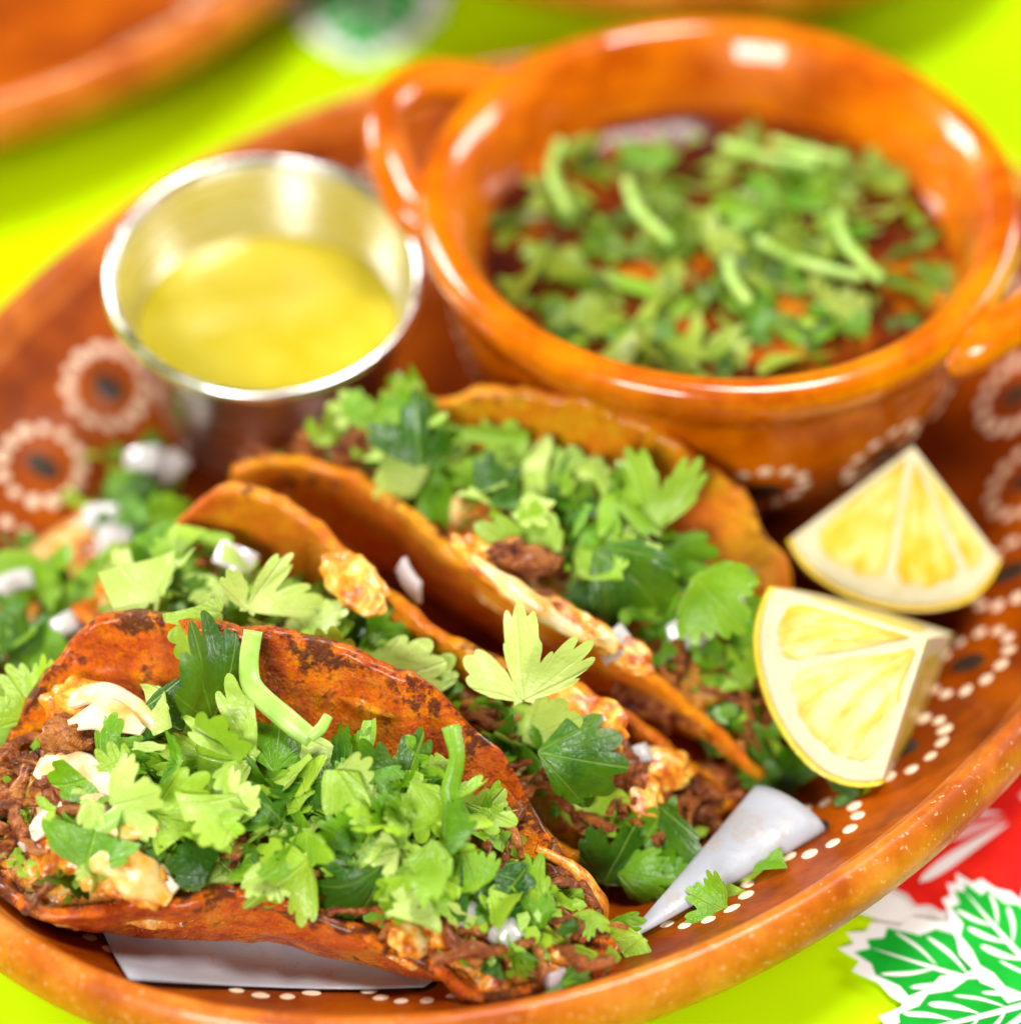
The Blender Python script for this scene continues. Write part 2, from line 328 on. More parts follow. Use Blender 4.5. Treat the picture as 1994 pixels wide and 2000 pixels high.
def printed_flower(c, r, a0, seed):
    for k in range(6):
        a = a0 + k * PI / 3
        flat_poly('printed_petal_border', petal_outline((c[0] + 0.1 * r * math.cos(a), c[1] + 0.1 * r * math.sin(a)), a, r * 1.06, r * 0.98, 44, 0.07, seed + k, -0.9), 0.0003 + 0.00003 * k, 'p_white', cloth)
    for k in range(6):
        a = a0 + k * PI / 3
        cc = (c[0] + 0.16 * r * math.cos(a), c[1] + 0.16 * r * math.sin(a))
        flat_poly('printed_petal', petal_outline(cc, a, r * 0.80, r * 0.80, 44, 0.05, seed + 9 + k, -0.9), 0.0007 + 0.00003 * k, 'p_red', cloth)
        for j, da in enumerate((-0.22, 0.05, 0.27)):
            r1 = r * (0.62 + 0.22 * ((k + j) % 2)); r0 = r * 0.30
            stroke('printed_petal_stroke', [(c[0] + r0 * math.cos(a + da * 0.4), c[1] + r0 * math.sin(a + da * 0.4)), (c[0] + 0.5 * (r0 + r1) * math.cos(a + da * 0.8), c[1] + 0.5 * (r0 + r1) * math.sin(a + da * 0.8)), (c[0] + r1 * math.cos(a + da), c[1] + r1 * math.sin(a + da))], 0.0005, 0.0017, 0.00095 + 0.00001 * (3 * k + j), 'p_white' if j != 1 else 'p_pink', cloth)
printed_flower((0.09991, -0.05476, 0.00000)[:2], 0.040, 0.3, 3)
printed_leaf((0.09267, -0.09861, 0.00000)[:2], math.radians(160), 0.034, 0.018, 5)
printed_leaf((0.09236, -0.09752, 0.00000)[:2], math.radians(196), 0.030, 0.014, 31)
printed_leaf((0.09243, -0.09697, 0.00000)[:2], math.radians(122), 0.026, 0.014, 33)
printed_leaf((-0.0335, 0.2060), math.radians(268), 0.036, 0.026, 12, 1.35)
printed_leaf((-0.0400, 0.2080), math.radians(185), 0.024, 0.016, 15)
printed_flower((-0.05095, 0.29511, 0.00000)[:2], 0.040, 0.9, 21)

# ---------------------------------------------------------------- platters
PR = [(0.060, 0.000), (0.046, 0.000), (0.034, 0.004), (0.014, 0.0135), (0.0045, 0.0205), (0.0010, 0.0255), (0.0002, 0.0292), (0.0012, 0.0326), (0.0030, 0.0346), (0.0048, 0.0346),
      (0.0064, 0.0326), (0.0082, 0.0296), (0.0140, 0.0240), (0.0240, 0.0172), (0.0330, 0.0112), (0.0420, 0.0082), (0.0560, 0.0070), (0.0750, 0.0066)]
PRS = smooth_prof(PR, 4)
RIM_END = 11 * 4
def plat_fn(A, B, cx, cy, rot):
    cr, sr = math.cos(rot), math.sin(rot)
    def f(ph, inset, z):
        x = (A - inset) * math.cos(ph); y = (B - inset) * math.sin(ph)
        wob = 0.0009 * mn.noise(Vector((math.cos(ph) * 2.3, math.sin(ph) * 2.3, cx * 9)))
        return V(cx + x * cr - y * sr, cy + x * sr + y * cr, z + wob)
    return f
def platter(A, B, cx, cy, rot, label, nmot, motif_ins=0.0225, dots=True, ph0=0.0, stretch=1.0):
    f = plat_fn(A, B, cx, cy, math.radians(rot)); n = 180
    root = thing('clay_platter', (cx, cy, 0), label, 'platter', 'hand painted clay platters')
    def ring(prof):
        return np.stack([np.stack([f(2 * PI * k / n, i, z) for k in range(n)]) for i, z in prof])
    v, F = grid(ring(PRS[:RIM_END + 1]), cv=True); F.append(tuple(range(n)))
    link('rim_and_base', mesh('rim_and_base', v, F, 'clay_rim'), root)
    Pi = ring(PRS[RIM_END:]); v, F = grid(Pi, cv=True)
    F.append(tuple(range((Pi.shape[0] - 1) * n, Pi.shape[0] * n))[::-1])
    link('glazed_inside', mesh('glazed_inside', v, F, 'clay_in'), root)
    # motifs of raised slip dots on the inner wall
    ins = PRS[RIM_END:, 0]; zz = PRS[RIM_END:, 1]; arc = np.r_[0, np.cumsum(np.hypot(np.diff(ins), np.diff(zz)))]
    def wall(ph, s): return f(ph, np.interp(s, arc, ins), np.interp(s, arc, zz))
    def nrm(ph, s):
        a = wall(ph + 0.01, s) - wall(ph - 0.01, s); b = wall(ph, s + 0.0005) - wall(ph, s - 0.0005); m = np.cross(a, b); m /= np.linalg.norm(m)
        return m if m[2] > 0 else -m
    def disc(ph, s, ru, rs, h, verts, faces, seg=12):
        # ru along the rim, rs across, dome h
        dl = np.linalg.norm(wall(ph + 0.01, s) - wall(ph - 0.01, s)) / 0.02; N = nrm(ph, s); b0 = len(verts)
        verts.append(wall(ph, s) + N * h)
        for q, hh in ((0.7, 0.75 * h), (1.0, 0.00004)):
            for k in range(seg):
                a = 2 * PI * k / seg; verts.append(wall(ph + q * ru * math.cos(a) / dl, s + q * rs * math.sin(a)) + N * hh)
        for k in range(seg):
            k2 = (k + 1) % seg; faces.append((b0, b0 + 1 + k, b0 + 1 + k2)); faces.append((b0 + 1 + k, b0 + 1 + seg + k, b0 + 1 + seg + k2, b0 + 1 + k2))
    s_mid = np.interp(motif_ins, ins, arc)
    # equal arc spacing
    tab = np.linspace(0, 2 * PI, 721); pts = np.array([wall(p, s_mid)[:2] for p in tab]); L = np.r_[0, np.cumsum(np.linalg.norm(np.diff(pts, axis=0), axis=1))]
    for k in range(nmot):
        ph = np.interp((k + ph0) / nmot * L[-1], L, tab); dl = np.linalg.norm(wall(ph + 0.01, s_mid) - wall(ph - 0.01, s_mid)) / 0.02
        vs, fs = [], []; nd = 13
        for d in range(nd):
            a = 2 * PI * d / nd + k; rr = 0.0086 * (1 + 0.05 * math.sin(k * 3 + d))
            disc(ph + rr * math.cos(a) / dl * stretch, s_mid + rr * 0.92 * math.sin(a), 0.00150 * (0.80 + 0.3 * R.random()), 0.00140 * (0.80 + 0.3 * R.random()), 0.00035, vs, fs, 10)
        mo = link('dot_ring', mesh('dot_ring', vs, fs, 'slip'), root)
        vs, fs = [], []; disc(ph, s_mid + 0.0003, 0.0027, 0.0036, 0.0002, vs, fs, 14)
        link('dark_centre', mesh('dark_centre', vs, fs, 'black'), mo)
    return root, f
plat, platf = platter(0.1392, 0.1107, 0.0014, 0.0003, 54, 'brown clay platter holding the tacos, broth bowl and lemon wedges', 26, ph0=0.230)
platter(0.135, 0.115, -0.1650, 0.2060, 20, 'empty looking brown clay platter cut off at the top left corner', 26)
platter(0.092, 0.080, 0.0420, 0.2320, 0, 'far clay platter peeking out above the broth bowl at the top edge', 26)

# ---------------------------------------------------------------- broth bowl
BC = V(0.0392, 0.0405, 0.0066)
BP = [(0.0, 0.0), (0.020, 0.0), (0.029, 0.0015), (0.040, 0.0110), (0.0480, 0.0250), (0.0515, 0.0390), (0.0535, 0.0470), (0.0558, 0.0510), (0.0568, 0.0545), (0.0556, 0.0575), (0.0528, 0.0583),
      (0.0500, 0.0565), (0.0472, 0.0520), (0.0450, 0.0465), (0.0436, 0.0400), (0.0405, 0.0260), (0.0300, 0.0110), (0.015, 0.0075), (0.0, 0.0070)]
BPS = smooth_prof(BP, 5); BPS[0, 0] = BPS[-1, 0] = 0.0002
bowl = thing('broth_bowl', tuple(BC), 'glazed orange clay bowl with two ear handles at the back of the platter', 'bowl')
Pb = lathe(BPS, 112)
for i in range(Pb.shape[0]):
    for j in range(Pb.shape[1]):
        p = Pb[i, j]; k = 1 + 0.010 * mn.noise(Vector((p[0] * 30, p[1] * 30, p[2] * 40))); Pb[i, j] = (p[0] * k, p[1] * k, p[2] + 0.0008 * mn.noise(Vector((p[0] * 25, p[1] * 25, 4))))
v, F = grid(Pb + BC, cv=True)
link('bowl_body', mesh('bowl_body', v, F, 'clay_bowl'), bowl)
for ang in (158, -20):
    a = math.radians(ang); er = V(math.cos(a), math.sin(a), 0); et = V(-math.sin(a), math.cos(a), 0)
    pts = [BC + er * x + et * y + V(0, 0, z) for x, y, z in ((0.0505, -0.0205, 0.050), (0.0560, -0.0190, 0.0535), (0.0635, -0.0105, 0.0585), (0.0668, 0.0, 0.0600), (0.0635, 0.0105, 0.0585), (0.0560, 0.0190, 0.0535), (0.0505, 0.0205, 0.050))]
    path = spline(pts, np.linspace(0, 1, 7), np.linspace(0, 1, 40))
    v, F = tube(path, 0.0047 + 0.0006 * np.cos(np.linspace(0, 2 * PI, 40)), 14, 0.8)
    link('handle', mesh('handle', v, F, 'clay_bowl'), bowl)
# painted flowers on the outside of the bowl
def bowl_pt(ph, z, off=0.0):
    r = np.interp(z, BPS[:31, 1], BPS[:31, 0]); dr = (np.interp(z + 0.001, BPS[:31, 1], BPS[:31, 0]) - r) / 0.001
    N = V(math.cos(ph), math.sin(ph), -dr); N /= np.linalg.norm(N)
    k = 1.006
    return BC + V(r * k * math.cos(ph), r * k * math.sin(ph), z) + N * off
for k in range(12):
    ph0 = math.radians(-82 + 30 * k); vs, fs = [], []
    def bdisc(ph, z, ru, rz, h, seg=10):
        b0 = len(vs); vs.append(bowl_pt(ph, z, h)); rr = 0.047
        for q, hh in ((0.7, 0.75 * h), (1.0, 0.0)):
            for j in range(seg): vs.append(bowl_pt(ph + q * ru * math.cos(2 * PI * j / seg) / rr, z + q * rz * math.sin(2 * PI * j / seg), hh))
        for j in range(seg):
            j2 = (j + 1) % seg; fs.append((b0, b0 + 1 + j, b0 + 1 + j2)); fs.append((b0 + 1 + j, b0 + 1 + seg + j, b0 + 1 + seg + j2, b0 + 1 + j2))
    for d in range(12):
        a = 2 * PI * d / 12; bdisc(ph0 + 0.0078 * math.cos(a) / 0.047, 0.0265 + 0.0068 * math.sin(a), 0.0014, 0.0013, 0.0004)
    mo = link('dot_ring', mesh('dot_ring', vs, fs, 'slip'), bowl)
    vs, fs = [], []; bdisc(ph0, 0.0265, 0.0040, 0.0026, 0.0003, 14); link('dark_centre', mesh('dark_centre', vs, fs, 'black'), mo)

# ---------------------------------------------------------------- cilantro generator
def leaf_mesh(name, seed, R0=0.0115, cuts=(), curl=0.5, crease=0.0, mat='leaf', wl=2.4, side=0.78, na=110, rings=6, single=False):
    """cilantro leaf: three broad rounded lobes with scalloped tips, optionally cut by knife lines, creased and curled"""
    import bmesh
    r = random.Random(seed * 7 + 3); span = (1.0 if single else 1.0 + side) * 0.98; th = np.linspace(-span, span, na); a01 = np.linspace(0, 1, na)
    lobes = [(0.0, 1.0)] if single else [(-side * r.uniform(0.9, 1.1), r.uniform(0.78, 0.95)), (r.uniform(-0.08, 0.08), 1.0), (side * r.uniform(0.9, 1.1), r.uniform(0.78, 0.95))]
    rad = np.full(na, 0.10); ww = 1.35 if single else wl
    for c_, L_ in lobes:
        x = np.clip((th - c_) * ww, -PI / 2, PI / 2); rl = L_ * np.cos(x) ** 0.55
        k = r.choice((4, 5)) + (2 if single else 0); te = np.abs(np.cos((th - c_) * ww / PI * k * PI + r.uniform(-0.2, 0.2))) ** 0.5
        rl = rl * (1 - r.uniform(0.16, 0.28) * (1 - te)); rad = np.maximum(rad, rl)
    rad = R0 * rad * np.array([1 + 0.10 * mn.noise(Vector((x * 2.5, seed * 3.1, 0))) for x in th])
    vs, uv, fs = [], [], []
    for i in range(rings + 1):
        q = 0.02 + 0.98 * i / rings
        for j in range(na): vs.append((q * rad[j] * math.sin(th[j]), q * rad[j] * math.cos(th[j]) - R0 * 0.5, 0.0)); uv.append((a01[j], q))
    for i in range(rings):
        for j in range(na - 1): fs.append((i * na + j, i * na + j + 1, (i + 1) * na + j + 1, (i + 1) * na + j))
    me = mesh(name, vs, fs, mat, uv=uv)
    bm = bmesh.new(); bm.from_mesh(me)
    for ang, off in cuts:
        n_ = Vector((math.cos(ang), math.sin(ang), 0)); bmesh.ops.bisect_plane(bm, geom=bm.verts[:] + bm.edges[:] + bm.faces[:], plane_co=n_ * off * R0, plane_no=n_, clear_outer=True)
    if bm.verts:
        c = sum((v.co for v in bm.verts), Vector()) / len(bm.verts)
        for v in bm.verts: v.co -= c
    b1, b2, p1, p2, ca = r.uniform(-1, 1) * curl, r.uniform(-1, 1) * curl, r.uniform(0, 6), r.uniform(0, 6), r.uniform(0, PI)
    cn = (math.cos(ca), math.sin(ca))
    for v in bm.verts:
        x, y = v.co.x, v.co.y; X, Y = x / R0, y / R0
        z = R0 * (b1 * X * X + b2 * Y * Y + 0.35 * b1 * X * Y + 0.045 * math.sin(5.5 * X + p1) + 0.045 * math.sin(6.5 * Y + p2) + 0.16 * curl * (X * X + Y * Y) * math.sin(5 * math.atan2(X, Y + 0.5) + p1) + 0.05 * (X * X + Y * Y) * math.sin(11 * math.atan2(X, Y + 0.5) + p2))
        d = x * cn[0] + y * cn[1]
        if crease and d > 0:
            ph = crease * min(1, d / 0.0012); x -= cn[0] * d * (1 - math.cos(ph)); y -= cn[1] * d * (1 - math.cos(ph)); z += d * math.sin(ph)
        v.co = (x, y, z)
    bm.to_mesh(me); bm.free(); me.polygons.foreach_set('use_smooth', [True] * len(me.polygons)); me.update(); return me
def strip_mesh(name, seed, L=0.014, wd=0.0035, mat='leaf'):
    r = random.Random(seed); n = 14; m = 5; k1, k2, tw = r.uniform(-1, 1) * 60, r.uniform(-1, 1) * 70, r.uniform(-1, 1)
    vs, uv = [], []
    for i in range(n):
        s = (i / (n - 1) - 0.5) * L
        for j in range(m):
            y = (j / (m - 1) - 0.5) * wd * (1 + 0.25 * math.sin(9 * i / n + seed))
            b = tw * s / L
            vs.append((s, y * math.cos(b) + k1 * s * s * 0.5, k2 * s * s * 0.5 + y * math.sin(b) + 0.0004 * math.cos(j * 1.6))); uv.append((0.3 + 0.4 * j / (m - 1), 0.3 + 0.7 * i / n))
    P = np.array(vs).reshape(n, m, 3); v, F = grid(P)
    return mesh(name, v, F, mat, uv=uv)
def make_set(mat, seed0):
    L = []; q = random.Random(seed0)
    for k in range(5): L.append(leaf_mesh('leaf_shape', seed0 + k, curl=0.25 + 0.12 * k, crease=(0, 0.5, 0, -0.7, 0.9)[k], mat=mat, wl=2.5 + 0.2 * k, side=0.72 + 0.05 * k))
    for k in range(11):
        a = q.uniform(0, 6.28); cuts = [(a, q.uniform(-0.1, 0.15))] + ([(a + q.uniform(1.2, 2.4), q.uniform(0.0, 0.3))] if k % 3 else [])
        L.append(leaf_mesh('leaf_shape', seed0 + 20 + k, R0=0.0135, cuts=cuts, curl=0.35 + 0.1 * (k % 4), crease=(0, 0.8, -0.6)[k % 3], mat=mat, wl=2.3, side=0.75))
    for k in range(3): L.append(leaf_mesh('leaf_shape', seed0 + 40 + k, R0=0.0125, curl=0.9, crease=(0.9, 0.0, -1.1)[k], mat=mat, single=True))
    for k in range(3): L.append(strip_mesh('leaf_strip', seed0 + 60 + k, 0.010 + 0.003 * k, 0.0034, mat))
    return L
SETS = {k: make_set(k, i * 100 + 1) for i, k in enumerate(('leaf', 'leaf_pale', 'leaf_wet'))}
CAMV = Vector(CDIR)
def orient(nrm, yaw, tilt, r):
    """rotation whose Z is nrm tilted randomly"""
    n = Vector(nrm).normalized(); t = Vector((r.uniform(-1, 1), r.uniform(-1, 1), r.uniform(-1, 1))); n = (n + t * tilt).normalized()
    q = n.to_track_quat('Z', 'Y'); return (q.to_matrix() @ Matrix.Rotation(yaw, 3, 'Z')).to_euler()
def leaf_at(p, parent, r, nrm=(0, -0.3, 1), tilt=0.45, scale=1.0, kinds=('leaf',), which=None, yaw=None, name='cilantro_leaf'):
    k = r.choice(kinds); ms = SETS[k]; me = ms[which] if which is not None else ms[min(len(ms) - 1, int(r.random() * len(ms)))]
    return link(name, me, parent, loc=tuple(p), rot=orient(nrm, r.uniform(0, 6.28) if yaw is None else yaw, tilt, r), scale=scale * (r.uniform(0.95, 1.05) if which is not None else r.uniform(0.55, 1.25)))

# broth and its herbs
bz = BC[2] + 0.0435
broth = thing('broth', (BC[0], BC[1], bz), 'dark red broth with floating chopped cilantro inside the clay bowl', 'broth')
n = 72; rr = np.linspace(0.0002, 0.0446, 14)
P = np.stack([np.stack([V(BC[0] + q * math.cos(2 * PI * k / n), BC[1] + q * math.sin(2 * PI * k / n), bz + 0.0006 * mn.noise(Vector((q * math.cos(2 * PI * k / n) * 90, q * math.sin(2 * PI * k / n) * 90, 0)))) for k in range(n)]) for q in rr])
v, F = grid(P, cv=True); link('broth_surface', mesh('broth_surface', v, F, 'broth'), broth)
r = random.Random(5)
for k in range(230):
    q = 0.0405 * math.sqrt(r.random()); a = r.uniform(0, 2 * PI)
    if math.sin(a) > 0.75 and q > 0.030 and r.random() < 0.7: continue
    leaf_at((BC[0] + q * math.cos(a), BC[1] + q * math.sin(a), bz - 0.0002 + r.random() * 0.0020), broth, r, (0, 0, 1), 0.18, 0.9, ('leaf_wet', 'leaf_wet', 'leaf_wet', 'leaf'))
for k in range(7):
    q = 0.034 * math.sqrt(r.random()); a = r.uniform(0, 2 * PI); b = r.uniform(0, PI); L = r.uniform(0.012, 0.022)
    c = V(BC[0] + q * math.cos(a), BC[1] + q * math.sin(a), bz + 0.004); d = V(math.cos(b), math.sin(b), 0.05) * L / 2
    v, F = tube(spline([c - d, c + V(0, 0, 0.001) + V(-d[1], d[0], 0) * 0.25, c + d], [0, 0.5, 1], np.linspace(0, 1, 10)), np.full(10, 0.0011), 7)
    link('cilantro_stem', mesh('cilantro_stem', v, F, 'stem'), broth)

# ---------------------------------------------------------------- steel sauce cup, tilted by the sloping platter wall
ax = Vector((0.03, -math.sin(math.radians(9.5)), math.cos(math.radians(9.5)))).normalized()
rimc = Vector((-0.0459, 0.0285, 0.055)); Hc = 0.040
Rm = ax.to_track_quat('Z', 'Y').to_matrix(); c0 = rimc - ax * Hc
def cup_w(p): return np.array([tuple(c0 + Rm @ Vector(tuple(x))) for x in np.asarray(p).reshape(-1, 3)]).reshape(np.asarray(p).shape)
CP_in = [(0.0002, 0.0012), (0.0195, 0.0012), (0.0208, 0.0025), (0.0272, Hc - 0.0025), (0.0278, Hc - 0.0008)]
CP_out = [(0.0278, Hc - 0.0008), (0.0284, Hc + 0.0002), (0.0292, Hc + 0.0002), (0.0298, Hc - 0.0006), (0.0299, Hc - 0.0016), (0.0293, Hc - 0.0025), (0.0283, Hc - 0.0022), (0.0279, Hc - 0.0032), (0.0218, 0.003), (0.0205, 0.0005), (0.0195, 0.0), (0.0002, 0.0)]
cup = thing('sauce_cup', tuple(c0), 'small stainless steel cup of yellow salsa leaning at the platter back', 'sauce cup')
def dense(pr, n):
    pr = np.asarray(pr, float); d = np.r_[0, np.cumsum(np.linalg.norm(np.diff(pr, axis=0), axis=1))]; return pr
Pc = lathe(CP_in, 96); v, F = grid(cup_w(Pc), cv=True); link('cup_inside', mesh('cup_inside', v, F, 'steel'), cup)
Pc = lathe(smooth_prof(CP_out[:8], 4).tolist() + CP_out[8:], 96); v, F = grid(cup_w(Pc), cv=True); link('rolled_rim_and_outside', mesh('rolled_rim_and_outside', v, F, 'steel'), cup)
lvl = 0.0405; n = 96; edge = []
for k in range(n):
    a = 2 * PI * k / n; lo, hi = 0.002, Hc - 0.001
    for _ in range(30):
        md = (lo + hi) / 2; rad = np.interp(md, [0.0025, Hc - 0.0025], [0.0208, 0.0272]) - 0.0001
        z = (c0 + Rm @ Vector((rad * math.cos(a), rad * math.sin(a), md)))[2]
        if z < lvl: lo = md
        else: hi = md
    edge.append(tuple(c0 + Rm @ Vector((rad * math.cos(a), rad * math.sin(a), md))))
edge = np.array(edge); cen = edge.mean(0)
P = np.stack([cen + (edge - cen) * q + V(0, 0, 0.0009 * max(0, (q - 0.93) / 0.07)) for q in (0.001, 0.2, 0.4, 0.6, 0.8, 0.93, 1.0)])
for i in range(6):
    for j in range(n): P[i, j, 2] += 0.0004 * nz(P[i, j], 110, 2)
v, F = grid(P, cv=True); tag(link('yellow_salsa', mesh('yellow_salsa', v, F, 'salsa')), 'smooth yellow salsa filling the steel cup', 'salsa')

# ---------------------------------------------------------------- tacos
class Taco:
    def __init__(s, label, mat, Fp, Kp, Bp, seed, q=(0.74, 0.74), bulge=0.010, ripple=0.0012):
        s.r = random.Random(seed); s.seed = seed; s.q = q; s.bulge = bulge
        ft, fp = [x[0] for x in Fp], [x[1] for x in Fp]; kt, kp = [x[0] for x in Kp], [x[1] for x in Kp]; bt, bp = [x[0] for x in Bp], [x[1] for x in Bp]
        s.Ff = lambda t: spline(fp, ft, np.atleast_1d(t)); s.Kf = lambda t: spline(kp, kt, np.atleast_1d(t)); s.Bf = lambda t: spline(bp, bt, np.atleast_1d(t))
        c = np.mean([x for x in kp], axis=0); s.root = thing('taco', (c[0], c[1], 0.008), label, 'taco', 'filled tacos on the platter')
        n, m = 150, 71; T = np.linspace(0, 1, n); SS = np.linspace(-1, 1, m)
        Fw, Kw, Bw = s.Ff(T), s.Kf(T), s.Bf(T); P = np.zeros((n, m, 3)); uv = np.zeros((n, m, 2))
        for i in range(n):
            e = 1 + 0.035 * mn.noise(Vector((T[i] * 14, seed, 1))) + 0.010 * mn.noise(Vector((T[i] * 37, seed, 2)))
            for j in range(m):
                p = s.sec(Fw[i], Kw[i], Bw[i], SS[j] * (e if abs(SS[j]) > 0.5 else 1))
                k = abs(SS[j]); env = math.sin(PI * min(1, max(0, T[i]))) ** 0.5
                d = ripple * (nz(p, 90, seed) + 0.6 * nz(p, 190, seed + 3) + 0.15 * nz(p, 420, seed + 5)) + 0.0022 * k * k * env * mn.noise(Vector((T[i] * 5.5, SS[j], seed * 2.0)))
                dirv = (Bw[i] - Fw[i]); dirv = dirv / (np.linalg.norm(dirv) + 1e-9)
                P[i, j] = p + dirv * d + V(0, 0, 0.3 * ripple * nz(p, 120, seed + 8)); uv[i, j] = (T[i], (SS[j] + 1) / 2)
        v, F = grid(P)
        o = link('tortilla', mesh('tortilla', v, F, mat, uv=uv.reshape(-1, 2)), s.root); solid(o, 0.0021, 0.0, 0)
        s.sub = o
    @staticmethod
    def sec(f, k, b, s):
        D = (b if s > 0 else f) - k; x = abs(s)
        a = x ** 0.78; h = x ** 1.55
        return k + V(D[0] * a, D[1] * a, D[2] * h)
    def heap(s, t, r):
        f, k, b = s.Ff(t)[0], s.Kf(t)[0], s.Bf(t)[0]
        p0 = s.sec(f, k, b, -s.q[0]); p1 = s.sec(f, k, b, s.q[1]); env = min(1.0, 6 * t, 6 * (1 - t))
        p = p0 * (1 - r) + p1 * r
        p[2] += s.bulge * 4 * r * (1 - r) * env
        return p
    def fill(s, t0=0.03, t1=0.97, mat='fill'):
        n, m = 110, 44; P = np.zeros((n, m, 3))
        for i, t in enumerate(np.linspace(t0, t1, n)):
            for j, r in enumerate(np.linspace(-0.02, 1.02, m)):
                p = s.heap(t, r); a = nz(p, 130, s.seed); b = nz(p, 300, s.seed + 5); c = nz(p, 700, s.seed + 9)
                p[2] += 0.0028 * a + 0.0018 * (abs(b) * 2 - 0.5) + 0.0008 * c; p[1] += 0.0012 * b; P[i, j] = p
        v, F = grid(P); s.fo = link('filling', mesh('filling', v, F, mat), s.root)
    def shreds(s, n, trange=(0.05, 0.95), rrange=(0.1, 0.9), up=0.001, Lr=(0.008, 0.018)):
        r = s.r
        for _ in range(n):
            t = r.uniform(*trange); rr = r.uniform(*rrange); c = s.heap(t, rr) + V(0, 0, up + r.random() * 0.003)
            ax = s.Kf(min(1, t + 0.05))[0] - s.Kf(max(0, t - 0.05))[0]; a = math.atan2(ax[1], ax[0]) + r.gauss(0, 0.9); L = r.uniform(*Lr)
            d = V(math.cos(a), math.sin(a), r.uniform(-0.3, 0.3)) * L / 2; sd = V(-d[1], d[0], 0) * r.uniform(-0.5, 0.5)
            path = spline([c - d, c - d * 0.3 + sd * 0.6 + V(0, 0, 0.001), c + d * 0.35 + sd, c + d], [0, 0.35, 0.68, 1], np.linspace(0, 1, 14))
            path += np.array([[0.0006 * nz(p, 500, k) for k in (1, 2, 3)] for p in path])
            x = np.linspace(0, 1, 14); rad = r.uniform(0.0006, 0.0014) * (0.35 + 0.65 * np.sin(PI * (0.1 + 0.8 * x)) ** 0.6) * (1 + 0.25 * np.sin(x * 17 + r.random() * 6))
            v, F = tube(path, rad, 8, r.uniform(0.5, 0.9)); link('meat_shred', mesh('meat_shred', v, F, 'meat'), s.root)
    def leaves(s, n, trange=(0.1, 0.9), rrange=(0.15, 0.85), hi=0.008, tilt=0.5, scale=1.0, kinds=('leaf',), nrm=(0, -0.35, 1), lo=0.001):
        r = s.r
        for k in range(n):
            t = r.uniform(*trange); rr = r.uniform(*rrange)
            leaf_at(s.heap(t, rr) + V(0, 0, lo + hi * r.random()), s.root, r, nrm, tilt, scale, kinds)
    def crumbs(s, n, trange=(0.05, 0.95), rrange=(0.05, 0.95), hi=0.004, size=0.0014):
        r = s.r; vs, fs, uv = [], [], []
        for _ in range(n):
            c = s.heap(r.uniform(*trange), r.uniform(*rrange)) + V(0, 0, 0.0012 + r.random() * hi)
            Rr = orient((0, -0.3, 1), r.uniform(0, 6.28), 0.8, r).to_matrix(); z = size * r.uniform(0.5, 1.5); b = len(vs); g = r.random(); m = 6
            pts = [(math.cos(2 * PI * i / m) * r.uniform(0.6, 1.2), math.sin(2 * PI * i / m) * r.uniform(0.35, 0.9), r.uniform(-0.25, 0.25)) for i in range(m)]
            for p in pts: w_ = Rr @ Vector(p) * z; vs.append(c + np.array(w_)); uv.append((g, 0.6))
            fs.append(tuple(range(b, b + m)))
        tag(link('herb_crumbs', mesh('herb_crumbs', vs, fs, 'leaf', uv=uv), s.root), kind='stuff')

def blob(name, c, size, mat, parent, seed, rot=(0, 0, 0), amp=0.25, sub=3, cat=None, sc=2.0):
    import bmesh
    bm = bmesh.new(); bmesh.ops.create_icosphere(bm, subdivisions=sub, radius=1.0); Rr = Matrix.Rotation(rot[2], 3, 'Z') @ Matrix.Rotation(rot[1], 3, 'Y') @ Matrix.Rotation(rot[0], 3, 'X')
    vs = []
    for v in bm.verts:
        k = 1 + amp * mn.noise(v.co * sc + Vector((seed * 3.7, seed, 0))) + amp * 0.5 * mn.noise(v.co * sc * 2.2 + Vector((seed, 0, seed * 2.1)))
        p = Rr @ Vector((v.co.x * size[0] * k, v.co.y * size[1] * k, v.co.z * size[2] * k)); vs.append((c[0] + p.x, c[1] + p.y, c[2] + p.z))
    fs = [[v.index for v in f.verts] for f in bm.faces]; bm.free()
    return link(name, mesh(name, vs, fs, mat), parent)
